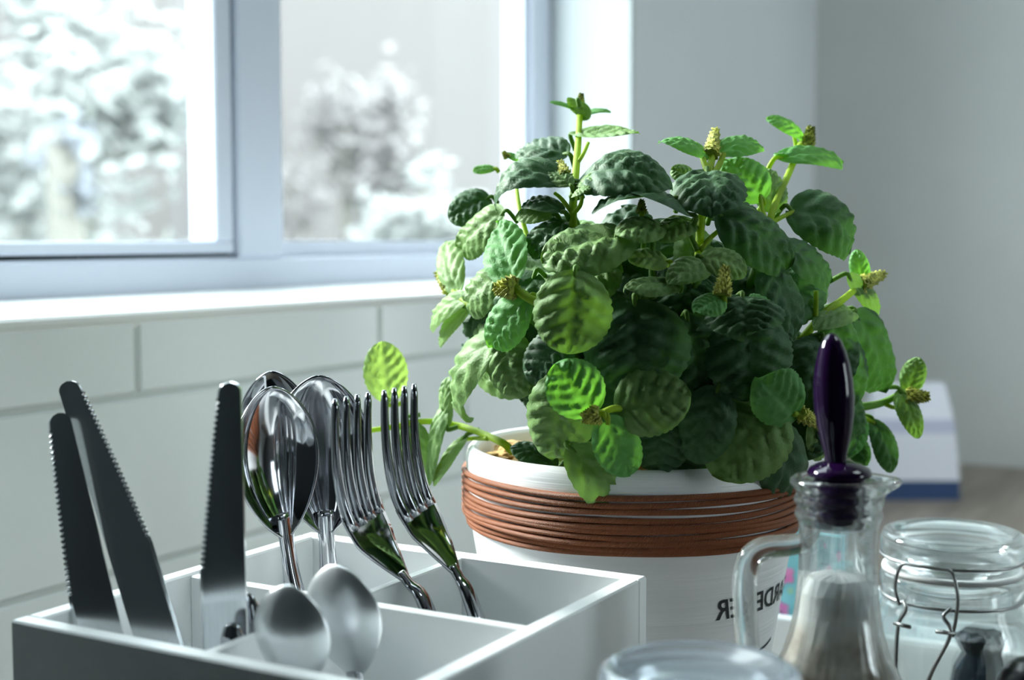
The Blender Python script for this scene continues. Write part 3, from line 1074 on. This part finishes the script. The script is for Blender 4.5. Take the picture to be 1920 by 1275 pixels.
# ---- leaves seen in the photograph
LV = [
 # top sprig
 ((1084, 189, 1.6), (1086, 222, 0), 52, (0, .45, .85), 'mid', .06, .05),
 ((1078, 206, 0), (1030, 192, .3), 22, (-.1, .85, .5), 'young', .10, .1),
 ((1092, 214, 0), (1146, 211, .3), 24, (.1, .85, .5), 'young', .12, .1),
 ((1081, 250, .5), (1198, 250, .8), 66, (.05, .80, .58), 'mid', -.02, -.10),
 ((1058, 288, 0), (973, 286, .8), 76, (-.1, .52, .85), 'old', .12, .08),
 ((975, 300, -1), (944, 287, -1), 22, (-.1, .7, .7), 'young', .1, .1),
 ((926, 316, -1), (887, 321, -1), 24, (-.1, .7, .7), 'young', .1, .1),
 ((1064, 344, 1.0), (930, 390, 1.2), 88, (-.38, .72, .55), 'old', .36, .08),
 ((914, 372, 0), (842, 412, .3), 74, (-.25, .35, .9), 'old', .08, .05),
 ((1068, 346, 1.6), (1034, 322, 1.8), 40, (0, .5, .85), 'mid', .1, .1),
 ((1090, 340, .8), (1260, 356, 1.5), 118, (.12, .55, .80), 'old', .22, .08),
 ((1084, 346, 1.2), (1139, 333, 1.6), 40, (.1, .75, .6), 'mid', .14, .1),
 ((1074, 366, 1.6), (1108, 354, 2.0), 32, (.1, .8, .6), 'mid', .12, .1),
 ((1052, 396, .8), (980, 386, 1.2), 50, (-.2, .8, .5), 'old', .20, .1),
 ((1036, 402, .4), (968, 408, .8), 46, (-.1, .7, .7), 'mid', .12, .1),
 ((1255, 372, .8), (1110, 400, 1.2), 80, (-.1, .93, .1), 'old', .16, .12),
 ((1290, 400, 1.2), (1150, 370, 1.0), 90, (.1, .90, .2), 'old', .15, .1),
 ((1068, 414, -.2), (996, 482, .4), 84, (-.4, .55, .7), 'old', .14, .1),
 # left side
 ((1186, 444, .6), (1016, 494, 1.6), 136, (-.42, .66, .60), 'mid', .10, .12),
 ((962, 524, 1.6), (934, 421, 1.0), 92, (-.35, .20, .92), 'young', .06, .03),
 ((988, 562, 1.4), (922, 652, 1.0), 86, (-.35, .30, .90), 'young', .10, .10),
 ((1078, 516, 2.0), (1064, 664, 1.8), 140, (-.05, .25, .97), 'mid', .10, .12),
 ((950, 512, -.6), (874, 580, -.6), 92, (-.45, .45, .75), 'mid', .12, .1),
 ((858, 545, -.5), (838, 452, -.8), 60, (-.55, .3, .75), 'pale', .08, .1),
 ((940, 402, -1), (864, 474, -1), 84, (-.5, .4, .75), 'mid', .1, .1),
 ((872, 560, -.3), (812, 618, -.5), 54, (-.55, .4, .7), 'pale', .12, .1),
 ((880, 575, -1.2), (826, 648, -1), 40, (-.4, .2, .8), 'pale', .1, .1),
 ((930, 640, .2), (880, 782, .2), 110, (-.68, .45, .58), 'mid', .22, .12),
 ((944, 628, .4), (976, 748, .6), 98, (-.50, .20, .82), 'mid', .12, .14),
 ((1062, 630, .6), (1000, 724, .8), 96, (-.35, .3, .88), 'old', .12, .12),
 ((1062, 712, 1.4), (1040, 860, 1.6), 128, (-.25, .22, .94), 'mid', .12, .14),
 ((1112, 768, 2.6), (1040, 682, 2.6), 104, (-.15, .12, .98), 'young', .06, .05),
 ((1162, 768, 2.0), (1296, 742, 1.8), 120, (.05, .15, .98), 'mid', .06, .08),
 ((1138, 788, 2.6), (1182, 892, 2.4), 86, (-.1, .15, .98), 'young', .08, .10),
 ((1076, 846, 2.2), (1192, 958, 2.2), 100, (-.12, .25, .95), 'mid', .12, .12),
 ((1190, 572, .6), (1196, 744, 1.0), 190, (0, .18, .98), 'old', .10, .14),
 ((1110, 560, .2), (1180, 660, .6), 120, (-.1, .3, .9), 'old', .10, .1),
 # centre and upper right
 ((1240, 424, .8), (1152, 444, 1.2), 78, (-.1, .70, .70), 'mid', .14, .12),
 ((1296, 414, .2), (1230, 452, .6), 66, (-.1, .65, .75), 'mid', .12, .1),
 ((1250, 490, .2), (1178, 486, .5), 56, (-.1, .7, .7), 'pale', .1, .1),
 ((1268, 536, .8), (1170, 544, 1.4), 66, (-.1, .75, .65), 'mid', .10, .12),
 ((1322, 492, 1.0), (1252, 532, 1.4), 66, (-.15, .60, .78), 'mid', .12, .12),
 ((1318, 482, 1.0), (1400, 514, 1.4), 70, (.12, .62, .76), 'mid', .14, .12),
 ((1352, 560, 1.8), (1302, 586, 2.0), 58, (-.15, .55, .82), 'young', .12, .12),
 ((1408, 566, 1.6), (1458, 586, 1.4), 52, (.15, .60, .8), 'young', .12, .12),
 ((1392, 556, 1.6), (1398, 634, 2.6), 138, (0, .62, .78), 'old', .12, .14),
 ((1400, 600, .8), (1404, 752, 1.2), 162, (.05, .12, .98), 'old', .10, .12),
 ((1326, 322, .8), (1336, 408, 1.8), 132, (-.05, .48, .87), 'old', .12, .16),
 ((1300, 335, .5), (1258, 318, .6), 40, (-.2, .6, .75), 'mid', .1, .1),
 ((1328, 290, .4), (1234, 268, .8), 56, (-.15, .80, .56), 'young', .14, .1),
 ((1348, 288, .4), (1428, 279, .6), 60, (.12, .74, .62), 'young', .16, .1),
 ((1426, 370, -.4), (1360, 298, -.4), 86, (.05, .30, .95), 'young', .12, .1),
 ((1446, 392, -.8), (1436, 314, -.8), 70, (.2, .3, .9), 'mid', .1, .1),
 ((1506, 260, 0), (1436, 223, .2), 44, (-.2, .78, .6), 'young', .14, .1),
 ((1466, 296, .2), (1580, 308, .6), 66, (.1, .78, .6), 'young', .10, .05),
 ((1488, 300, .2), (1455, 290, .6), 30, (-.1, .88, .44), 'young', .05, .1),
 ((1485, 394, -.2), (1586, 480, .3), 128, (.38, .42, .80), 'old', .34, .12),
 ((1352, 404, .8), (1476, 506, .8), 118, (.30, .50, .80), 'old', .14, .12),
 ((1462, 466, .2), (1556, 532, .2), 84, (.40, .55, .72), 'old', .14, .12),
 ((1330, 405, -.3), (1420, 395, -.6), 60, (.2, .8, .5), 'old', .12, .1),
 ((1440, 500, .2), (1486, 640, .2), 110, (.45, .25, .85), 'old', .12, .12),
 # right side
 ((1490, 776, 2.4), (1420, 708, 2.4), 104, (.02, .10, .99), 'young', .05, .04),
 ((1452, 766, 1.6), (1334, 890, 2.0), 156, (.05, .28, .95), 'mid', .12, .16),
 ((1436, 800, 1.6), (1470, 944, 1.8), 118, (.15, .20, .96), 'old', .12, .12),
 ((1344, 734, 1.0), (1300, 868, 1.4), 104, (-.05, .2, .97), 'old', .10, .12),
 ((1236, 800, .6), (1230, 888, 1.0), 110, (0, .2, .97), 'old', .10, .12),
 ((1540, 640, .4), (1510, 766, .6), 118, (.15, .2, .95), 'old', .10, .12),
 ((1570, 640, -.6), (1574, 770, -.6), 120, (.15, .2, .95), 'old', .10, .12),
 ((1520, 740, -.4), (1500, 860, 0), 120, (.1, .2, .95), 'old', .10, .12),
 ((1575, 750, -.8), (1600, 850, -.6), 90, (.2, .2, .95), 'old', .10, .12),
 ((1296, 515, -1.6), (1268, 630, -1.2), 130, (0, .3, .95), 'old', .10, .12),
 ((1110, 700, -.2), (1160, 860, .4), 140, (-.1, .2, .95), 'old', .10, .12),
 ((1290, 600, -.2), (1320, 740, .2), 150, (.05, .2, .95), 'old', .10, .12),
 ((1000, 520, -.8), (940, 660, -.4), 120, (-.5, .3, .8), 'old', .10, .12),
 ((1150, 500, -.4), (1060, 560, .4), 110, (-.3, .6, .7), 'mid', .10, .12),
 ((1290, 790, -.2), (1260, 890, .2), 120, (0, .2, .95), 'old', .10, .12),
 ((1618, 528, 0), (1604, 468, .2), 36, (-.1, .25, .95), 'young', .06, .1),
 ((1594, 522, .2), (1642, 600, .3), 48, (.2, .3, .92), 'mid', .10, .1),
 ((1596, 584, -.2), (1524, 618, 0), 56, (.1, .7, .7), 'mid', .12, .1),
 ((1606, 594, -.2), (1648, 734, .6), 104, (.50, .05, .85), 'old', .14, .12),
 ((1560, 600, -.3), (1580, 720, 0), 90, (.25, .30, .90), 'old', .12, .12),
 ((1702, 734, 0), (1722, 670, 0), 46, (.1, .2, .95), 'mid', .06, .1),
 ((1688, 736, .3), (1722, 822, .4), 44, (.1, .25, .95), 'mid', .12, .1),
 ((1638, 792, 0), (1672, 886, 0), 52, (.35, .25, .88), 'old', .14, .1),
 ((1606, 778, .4), (1588, 858, .6), 56, (0, .2, .97), 'young', .08, .1),
 ((1520, 796, .6), (1540, 858, .6), 56, (.1, .2, .97), 'mid', .08, .1),
 ((1596, 820, -.4), (1628, 872, -.4), 46, (.2, .2, .9), 'old', .1, .1),
 # low left sprig
 ((727, 748, -.4), (716, 640, -.2), 78, (-.1, .05, .99), 'pale', .05, .06),
 ((764, 796, -.3), (800, 916, -.2), 72, (-.3, .1, .95), 'mid', .10, .1),
 ((838, 796, .2), (842, 706, .2), 46, (-.75, .2, .55), 'mid', .10, .1),
 ((838, 760, .2), (808, 906, .3), 50, (-.75, .2, .60), 'mid', .10, .1),
 ((870, 822, .4), (814, 912, .5), 46, (-.55, .7, .40), 'mid', .10, .1),
 ((1040, 872, -1.0), (958, 836, -.6), 60, (-.1, .8, .6), 'old', .10, .1),
]
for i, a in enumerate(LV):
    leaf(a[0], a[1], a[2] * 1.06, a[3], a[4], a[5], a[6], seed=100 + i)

STEMS = [
 ([(1100, 560, -2.5), (1082, 470, -1), (1074, 405, .2), (1079, 330, .3), (1084, 268, .2), (1087, 216, 0)], 2.2, 1.5, 'stem'),
 ([(1081, 308, .3), (1093, 290, .4), (1103, 268, .4)], 1.0, .8, 'stem'),
 ([(1070, 395, .4), (1052, 372, .6), (1040, 362, .8)], 1.1, .8, 'stem'),
 ([(1076, 400, .4), (1088, 385, .8), (1092, 368, 1)], 1.1, .8, 'stem'),
 ([(1000, 480, -1.5), (976, 400, -.8), (968, 350, -.8), (964, 330, -.8)], 1.2, 1.0, 'stem'),
 ([(1060, 600, .5), (1012, 570, 1.4), (980, 552, 1.7), (958, 528, 1.7)], 2.2, 1.6, 'stem'),
 ([(905, 590, -.8), (872, 566, -.4), (852, 548, -.2), (843, 536, -.2)], 1.8, 1.4, 'stem'),
 ([(1310, 500, -.5), (1311, 470, .2), (1316, 400, .6), (1326, 345, .6), (1334, 300, .5), (1337, 280, .5)], 2.0, 1.5, 'stem'),
 ([(1332, 330, .6), (1322, 310, .5), (1316, 290, .5)], 1.5, 1.3, 'stem'),
 ([(1336, 330, .6), (1348, 310, .6), (1357, 289, .6)], 1.5, 1.3, 'stem'),
 ([(1308, 470, .4), (1296, 446, .5), (1285, 426, .5)], 1.3, 1.0, 'stemd'),
 ([(1312, 470, .4), (1330, 448, .6), (1346, 434, .6)], 1.3, 1.0, 'stem'),
 ([(1420, 500, -1.2), (1440, 424, -.3), (1456, 376, -.2), (1482, 318, 0), (1502, 268, 0)], 1.8, 1.6, 'stem'),
 ([(1440, 424, -.3), (1430, 396, -.4), (1425, 366, -.4)], 1.2, 1.0, 'stem'),
 ([(1444, 420, -.3), (1464, 408, -.2), (1490, 396, -.2)], 1.2, 1.0, 'stem'),
 ([(1494, 290, 0), (1492, 270, 0), (1488, 250, 0)], 1.3, 1.0, 'stem'),
 ([(1500, 640, -1), (1545, 588, -.3), (1580, 562, 0), (1612, 535, .2)], 2.0, 1.6, 'stem'),
 ([(1528, 600, -.4), (1530, 570, -.2), (1530, 545, 0)], 1.3, 1.1, 'stem'),
 ([(1500, 790, -.5), (1600, 766, .1), (1652, 756, .1), (1692, 736, .1)], 2.3, 1.7, 'stemd'),
 ([(1600, 742, 0), (1618, 732, .1), (1634, 722, .1)], 1.2, 1.0, 'stem'),
 ([(1600, 774, .1), (1618, 782, .1), (1640, 794, 0)], 1.3, 1.1, 'stem'),
 ([(1660, 758, .1), (1676, 764, .2), (1690, 762, .3)], 1.1, .9, 'stem'),
 ([(960, 846, -1.5), (938, 828, -.6), (870, 801, 0), (800, 790, -.2), (740, 800, -.3), (690, 808, -.3)], 2.0, 1.3, 'stem'),
 ([(726, 800, -.3), (724, 775, -.4), (727, 746, -.4)], 1.0, .9, 'stem'),
 ([(915, 822, -.3), (890, 822, .2), (868, 824, .4)], 1.2, 1.0, 'stem'),
 ([(1200, 790, .8), (1160, 766, 2.0), (1128, 774, 2.5), (1112, 778, 2.6)], 1.6, 1.3, 'stem'),
 ([(1134, 772, 2.4), (1140, 782, 2.6), (1140, 796, 2.7)], 1.1, 1.0, 'stem'),
 ([(1560, 830, .8), (1530, 795, 1.8), (1505, 780, 2.3), (1488, 776, 2.5)], 1.7, 1.3, 'stem'),
 ([(1360, 590, 1), (1357, 565, 1.8), (1357, 548, 1.8)], 1.6, 1.3, 'stem'),
 ([(1210, 440, .2), (1204, 410, .4), (1203, 396, .4)], 1.3, 1.0, 'stem'),
 ([(1225, 560, .2), (1222, 490, .2), (1226, 430, .2)], 1.6, 1.4, 'stemd'),
 # main stalks out of the soil
 ([(1180, 870, -6), (1150, 760, -5), (1100, 560, -2.5)], 3.2, 2.6, 'stemd'),
 ([(1215, 870, -6), (1260, 720, -5), (1310, 500, -.5)], 3.2, 2.6, 'stemd'),
 ([(1240, 870, -6), (1340, 720, -5), (1420, 500, -1.2)], 3.2, 2.4, 'stemd'),
 ([(1250, 870, -6), (1400, 740, -4), (1500, 640, -1)], 3.0, 2.2, 'stemd'),
 ([(1160, 870, -6), (1100, 740, -4), (1060, 600, .5)], 3.0, 2.2, 'stemd'),
]
for s_ in STEMS:
    stem(*s_)
BUDS = [((1088, 200, .6), (1090, 175, .7), 3.6), ((1060, 330, 1.5), (1050, 304, 1.6), 5.0), ((964, 538, 2.0), (930, 542, 2.3), 8.0),
        ((845, 545, 0), (820, 511, .1), 6.0), ((1334, 290, .7), (1341, 244, .7), 6.2), ((1514, 272, .2), (1521, 237, .3), 5.6),
        ((1354, 552, 2.1), (1360, 500, 2.1), 6.0), ((1610, 535, .3), (1656, 514, .3), 7.0), ((1698, 742, .2), (1742, 744, .3), 7.0),
        ((1122, 776, 2.8), (1092, 784, 3.2), 6.5), ((1500, 776, 2.6), (1536, 796, 2.6), 6.0), ((1203, 398, .5), (1203, 376, .5), 3.6),
        ((952, 296, -.8), (944, 284, -.8), 3.0)]
for i, (a, b_, r_) in enumerate(BUDS):
    bud(a, b_, r_, i)

# ================================================================== GLASS BOTTLE WITH PURPLE STOPPER
BD = 0.52
bc = at(1572, 1000, BD)
BX, BY = bc.x, bc.y
def bz(y):
    return at(1572, y, BD).z
PXM = BD / FPX
bot = thing('glass_bottle', (BX, BY, 0), 'clear glass cruet bottle with a looped handle and pouring lip, holding salt', 'bottle')
outer = [(892, 82), (898, 90), (906, 91), (914, 84), (924, 78), (932, 82), (938, 84), (945, 80), (952, 77), (960, 81), (966, 82), (973, 77), (985, 73.5), (1020, 72), (1070, 73), (1110, 76), (1150, 80), (1190, 88), (1230, 100), (1275, 122), (1330, 156), (1390, 192), (1460, 214)]
po = [(r * PXM, bz(y)) for y, r in outer]
zb = 0.004
po += [(0.0430, 0.085), (0.0435, 0.05), (0.0430, 0.015), (0.041, 0.006), (0.038, 0.0015), (0.030, 0.0012)]
pi_ = []
for y, r in reversed(outer[1:]):
    pi_.append(((min(r, 76 if y < 1000 else r) - 9.5) * PXM, bz(y)))
prof = po + [(0.0, 0.004), ]
inner = [(0.0, 0.010), (0.036, 0.011), (0.0405, 0.016), (0.0410, 0.05), (0.0405, 0.085)] + pi_ + [(70 * PXM, bz(893))]
mb = MB()
mb.lathe([(0, .0012)] + list(reversed(po)) + list(reversed(inner)), (BX, BY, 0), 72)
# pull the pouring lip out to the right of the picture
for v in mb.v:
    if v.z > bz(935):
        d = V((v.x - BX, v.y - BY, 0))
        if d.length > 1e-6:
            al = d.normalized().dot(RT)
            q = max(0.0, (v.z - bz(935)) / (bz(892) - bz(935)))
            k_ = max(0, (al - .72) / .28) ** 1.6
            v += RT * (0.0062 * k_ * q)
            v.z += -0.0008 * k_ * q
build(mb, 'body', 'glass', parent=bot, smooth=True, label='clear glass body with pouring lip')
mb = MB()
hp = [(1512, 1016), (1480, 1022), (1440, 1026), (1412, 1040), (1399, 1068), (1396, 1110), (1399, 1170), (1404, 1230), (1412, 1290), (1428, 1350), (1450, 1385)]
pts = bez([at(x, y, BD) for x, y in hp], 6)
mb.tube(pts, [(0.0038 + 0.0008 * math.sin(math.pi * min(1, i / len(pts) * 1.2))) for i in range(len(pts))], 14)
build(mb, 'handle', 'glass', parent=bot, smooth=True, label='looped clear glass handle')
# salt filling
mb = MB()
fill = [(0.0, 0.0112), (0.0350, 0.0120), (0.0395, 0.017), (0.0400, 0.05), (0.0395, 0.085)]
for y, r in reversed(outer):
    if y >= 1090:
        fill.append(((r - 11.5) * PXM, bz(y)))
fill += [(52 * PXM, bz(1082)), (30 * PXM, bz(1076)), (0, bz(1074))]
mb.lathe(fill, (BX, BY, 0), 64)
rg = random.Random(5)
for v in mb.v:
    v += V((rg.uniform(-1, 0) * .0004, rg.uniform(-1, 1) * .0003, rg.uniform(-1, 1) * .0004))
so = build(mb, 'salt_and_spice', 'salt', smooth=False, label='coarse white salt over brown spice inside the glass bottle', cat='salt', kind='stuff')
# stopper
stp = thing('bottle_stopper', (BX, BY, bz(985)), 'dark purple teardrop stopper in the neck of the glass bottle', 'stopper')
mb = MB()
pr = [(866, 20), (850, 21), (830, 26), (800, 32), (770, 36), (740, 37.5), (710, 36), (680, 31.5), (655, 25), (638, 18), (627, 10), (622, 0)]
mb.lathe([(r * PXM, bz(y)) for y, r in pr], (BX, BY, 0), 40)
sh = V((-0.0026, 0, 0))
for v in mb.v:                                        # slight lean to the left
    q = (v.z - bz(866)) / (bz(622) - bz(866))
    v += -RT * (0.0014 + 0.0024 * q)
    d = V((v.x - BX, v.y - BY, 0))
build(mb, 'finial', 'purple', parent=stp, smooth=True)
mb = MB()
pr = [(861, 0), (863, 20), (868, 40), (876, 55), (884, 60), (890, 59), (893, 50), (894, 0)]
mb.lathe([(r * PXM, bz(y)) for y, r in reversed(pr)], (BX, BY, 0), 48)
build(mb, 'cap', 'purple', parent=stp, smooth=True)
mb = MB()
pr = [(984, 0), (984, 40), (980, 44), (972, 46), (966, 56), (960, 56), (954, 47), (946, 47), (940, 57), (934, 57), (928, 48), (920, 48), (914, 57), (908, 57), (900, 46), (893, 46), (893, 0)]
mb.lathe([(r * PXM, bz(y)) for y, r in pr], (BX, BY, 0), 48)
build(mb, 'plug', 'purple', parent=stp, smooth=True)

# ================================================================== CLIP-TOP JAR
JD = 0.72
jc = at(1787, 1000, JD)
JX, JY = jc.x, jc.y
PJ = JD / FPX
def jz(y):
    return at(1787, y, JD).z
jar = thing('clip_top_jar', (JX, JY, 0), 'clear glass clip-top storage jar with a wire bail, right of the bottle', 'jar')
LZ = jz(996)
mb = MB()
mb.lathe([(0, LZ - .005), (.026, LZ - .0045), (.030, LZ - .001), (.0325, LZ + .0005), (.0350, LZ - .0005), (.0364, LZ - .004), (.0364, LZ - .010), (.0350, LZ - .0125),
          (.0335, LZ - .014), (.0335, LZ - .0175), (.029, LZ - .018), (.028, LZ - .0125), (.024, LZ - .0095), (0, LZ - .009)], (JX, JY, 0), 72)
build(mb, 'lid', 'glass', parent=jar, smooth=True, label='domed clear glass lid')
mb = MB()
mb.lathe([(.0310, LZ - .0183), (.0352, LZ - .0183), (.0356, LZ - .0195), (.0352, LZ - .0207), (.0310, LZ - .0207)], (JX, JY, 0), 64, closed=True)
build(mb, 'gasket', 'rubber', parent=jar, smooth=True)
z0 = LZ - .021
po = [(.0290, z0), (.0355, z0), (.0364, z0 - .002), (.0364, z0 - .006), (.0352, z0 - .009), (.0346, z0 - .012), (.0354, z0 - .016), (.0385, z0 - .022), (.0410, z0 - .030), (.0420, z0 - .045), (.0420, .012), (.0405, .005), (.037, .001), (0, .001)]
pn = [(0, .008), (.035, .008), (.0385, .012), (.0395, .02), (.0395, z0 - .045), (.0385, z0 - .031), (.0360, z0 - .024), (.0325, z0 - .017), (.0300, z0 - .012), (.0288, z0 - .004)]
mb = MB()
mb.lathe(list(reversed(po)) + list(reversed(pn)), (JX, JY, 0), 72)
# profile order: base pole ... rim outer, rim inner ... inner floor pole
build(mb, 'body', 'glass', parent=jar, smooth=True, label='clear glass jar body')
def hoop(z, r, name, a0=0, a1=360):
    mb = MB()
    n_ = 72
    mb.tube([V((JX + r * math.cos(2 * math.pi * i / n_), JY + r * math.sin(2 * math.pi * i / n_), z)) for i in range(n_)], .00085, 8, closed=True)
    build(mb, name, 'wire', parent=jar, smooth=True)
hoop(LZ - .0122, .0362, 'lid_hoop')
hoop(z0 - .0118, .0356, 'neck_hoop')
# bail on the camera side, built round the jar's front
fr_az = math.atan2(-(jc - CAM).y, -(jc - CAM).x)
def jp(aoff, r, z):
    a = fr_az + math.radians(aoff)
    return V((JX + r * math.cos(a), JY + r * math.sin(a), z))
mb = MB()
bail = [jp(-42, .0375, LZ - .034), jp(-43, .040, LZ - .024), jp(-38, .0395, LZ - .0125), jp(-25, .0390, LZ - .0115), jp(-8, .0385, LZ - .0115), jp(0, .0395, LZ - .013), jp(4, .0410, LZ - .024), jp(3, .0400, LZ - .037), jp(1, .0385, LZ - .045)]
mb.tube(bez(bail, 6), .0009, 8)
build(mb, 'bail_wire', 'wire', parent=jar, smooth=True)
for s0, a_top, a_bot in ((0, -38, -36), (1, 0, -22)):
    mb = MB()
    mb.tube(bez([jp(a_top, .0375, LZ - .031), jp(a_top + (5 if s0 == 0 else -5), .0400, LZ - .035), jp(a_top, .0410, LZ - .043), jp((a_top + a_bot) / 2, .0432, LZ - .062), jp(a_bot, .0436, LZ - .085)], 6), .0010, 8)
    build(mb, 'lever_wire', 'wire', parent=jar, smooth=True)
    mb = MB()
    mb.tube([jp(a_top - 3, .0415, LZ - .0425), jp(a_top + 3, .0415, LZ - .0425), jp(a_top + (10 if s0 == 0 else -10), .0410, LZ - .0425)], .0011, 8)
    build(mb, 'hinge_pin', 'wire', parent=jar, smooth=True)
# dark wrapped piece in the jar
wp = V((JX, JY, 0)) + RT * .014 - FW.xy.to_3d() * .004
mb = MB()
rg = random.Random(11)
prof = [(0, .009), (.014, .009), (.0165, .025), (.016, .06), (.0135, .078), (.0095, .086), (.013, .094), (.010, .097), (0, .093)]
mb.lathe(prof, (wp.x, wp.y, 0), 14)
for v in mb.v:
    v += V((rg.uniform(-1, 1), rg.uniform(-1, 1), rg.uniform(0, 1))) * .0012
build(mb, 'foil_pouch', 'navy', label='crinkled dark navy foil pouch inside the clip-top jar', cat='pouch')

# ================================================================== FRONT GLASS JAR
gd = 0.42
gc = at(1312, 1256, gd)
GX, GY, GZ = gc.x, gc.y, gc.z
gj = thing('glass_jar', (GX, GY, 0), 'blurred glass jar with a flat bluish glass lid at the bottom edge', 'jar')
mb = MB()
mb.lathe([(0, GZ - .0025), (.021, GZ - .002), (.0245, GZ + .0005), (.0275, GZ + .0012), (.0302, GZ - .0005), (.0310, GZ - .004), (.0300, GZ - .0075), (.0270, GZ - .009), (.0262, GZ - .016), (.0240, GZ - .017), (.0225, GZ - .008), (0, GZ - .007)], (GX, GY, 0), 72)
build(mb, 'lid', 'glass_lid', parent=gj, smooth=True, label='flat round bluish glass lid')
zt = GZ - .0095
mb = MB()
mb.lathe([(0, .001), (.026, .001), (.0290, .006), (.0300, .015), (.0300, zt - .02), (.0305, zt - .004), (.0300, zt), (.0275, zt), (.0270, zt - .006), (.0272, zt - .02), (.0272, .014), (.025, .007), (0, .007)], (GX, GY, 0), 64)
build(mb, 'body', 'glass', parent=gj, smooth=True)

# ================================================================== BLACK MILL (bottom right corner)
kc = at(1938, 1300, 0.50)
pm = thing('pepper_mill', (kc.x, kc.y, 0), 'black mill with a round knob at the bottom right corner', 'mill')
mb = MB()
prof = [(0.0, kc.z + .0135)]
for i in range(1, 12):
    a = math.pi * .5 - i / 11 * math.pi * .85
    prof.append((.0135 * math.cos(a), kc.z + .0135 * math.sin(a)))
mb.lathe(list(reversed(prof)), (kc.x, kc.y, 0), 40)
build(mb, 'knob', 'black', parent=pm, smooth=True)
zk = kc.z - .0125
mb = MB()
mb.lathe([(0, 0), (.019, 0), (.020, .004), (.0185, zk * .3), (.0140, zk * .55), (.0165, zk * .75), (.0165, zk * .88), (.009, zk * .97), (.006, zk + .002), (0, zk + .002)], (kc.x, kc.y, 0), 40)
build(mb, 'body', 'black', parent=pm, smooth=True)

# ================================================================== WHITE BOX WITH FLORAL NAPKINS BEHIND THE BOTTLE
bx0, bx1, by0, by1, bzt = 0.800, 0.905, 0.045, 0.285, 0.0705
wb = thing('storage_box', ((bx0 + bx1) / 2, (by0 + by1) / 2, 0), 'low open white wooden box behind the bottle and clip-top jar', 'box')
for lo, hi in (((bx0, by0, 0), (bx0 + .008, by1, bzt)), ((bx1 - .008, by0, 0), (bx1, by1, bzt)), ((bx0 + .008, by0, 0), (bx1 - .008, by0 + .008, bzt)), ((bx0 + .008, by1 - .008, 0), (bx1 - .008, by1, bzt))):
    mb = MB(); mb.box(lo, hi, bev=.0008); build(mb, 'side_panel', 'caddy', parent=wb)
mb = MB(); mb.box((bx0 + .008, by0 + .008, 0), (bx1 - .008, by1 - .008, .006)); build(mb, 'bottom_panel', 'caddy', parent=wb)
NX = bx0 + .022
a_, b2_ = atx(1592, 985, NX), atx(1448, 985, NX)
nk = thing('napkin_pack', (NX + .009, (a_.y + b2_.y) / 2, .0065), 'teal napkin pack printed with pink flowers, standing in the white box', 'napkins')
mb = MB(); mb.box((NX, a_.y, .0065), (NX + .018, b2_.y, a_.z), bev=.002)
build(mb, 'pack', 'napkin', parent=nk)
for (x, y, rp_, k) in ((1472, 1078, 20, 'pink'), (1466, 1142, 15, 'pink'), (1482, 1108, 7, 'leafgreen'), (1532, 1068, 15, 'pink'), (1556, 1120, 18, 'pink'), (1505, 1012, 10, 'pink'), (1575, 1040, 14, 'pink'), (1545, 1010, 6, 'leafgreen')):
    c = atx(x, y, NX - .0004)
    rr_ = rp_ / FPX * (c - CAM).dot(FW)
    mb = MB()
    for i in range(30):
        an = 2 * math.pi * i / 30
        q = rr_ * (0.86 + 0.14 * math.cos(5 * an))
        yy = min(max(c.y + q * math.cos(an), a_.y + .002), b2_.y - .002)
        mb.v.append(V((NX - .0003, yy, c.z + q * math.sin(an))))
    mb.face(range(30))
    build(mb, 'printed_flower', k, parent=nk)

# ================================================================== FAR ITEMS ON THE WORKTOP
q0 = atz(1712, 938, 0)
pk = thing('paper_packet', (q0.x, q0.y, 0), 'blurred white paper packet with a blue base band at the back of the worktop', 'packet')
pd = (q0 - CAM).dot(FW)
hw_, hh = 88 / FPX * pd, (q0 - at(1712, 722, pd)).length
ex = RT.copy(); ey = FW.xy.to_3d().normalized()
def pbox(z0, z1, w0, w1, d0, d1, name, k):
    mb = MB()
    for z, w_, d_ in ((z0, w0, d0), (z1, w1, d1)):
        for sx, sy in ((-1, -1), (1, -1), (1, 1), (-1, 1)):
            mb.v.append(V((q0.x, q0.y, z)) + ex * (w_ * sx) + ey * (d_ * sy + .03))
    mb.face((3, 2, 1, 0)); mb.face((4, 5, 6, 7))
    for i in range(4):
        j = (i + 1) % 4
        mb.face((i, j, 4 + j, 4 + i))
    build(mb, name, k, parent=pk)
pbox(0, hh * .17, hw_, hw_ * .98, .03, .03, 'base_band', 'packet_blue')
pbox(hh * .17, hh * .58, hw_ * .98, hw_ * .90, .03, .026, 'body', 'packet')
pbox(hh * .58, hh * .70, hw_ * .90, hw_ * .86, .026, .024, 'stripe', 'packet_lilac')
pbox(hh * .70, hh, hw_ * .86, hw_ * .74, .024, .010, 'folded_top', 'packet')
q1 = at(1466, 567, 1.16)
r_ = .0395
cn = thing('canister', (q1.x, q1.y, 0), 'white canister behind the plant, mostly hidden by leaves', 'canister')
mb = MB()
mb.lathe([(0, .0), (r_ - .003, .0), (r_ - .001, .003), (r_ - .001, q1.z - .032), (r_ - .004, q1.z - .030), (0, q1.z - .030)], (q1.x, q1.y, 0), 48)
build(mb, 'body', 'canister', parent=cn)
mb = MB()
mb.lathe([(0, q1.z - .0295), (r_ - .001, q1.z - .0295), (r_, q1.z - .028), (r_, q1.z - .003), (r_ - .003, q1.z), (0, q1.z)], (q1.x, q1.y, 0), 48)
build(mb, 'lid', 'canister', parent=cn)
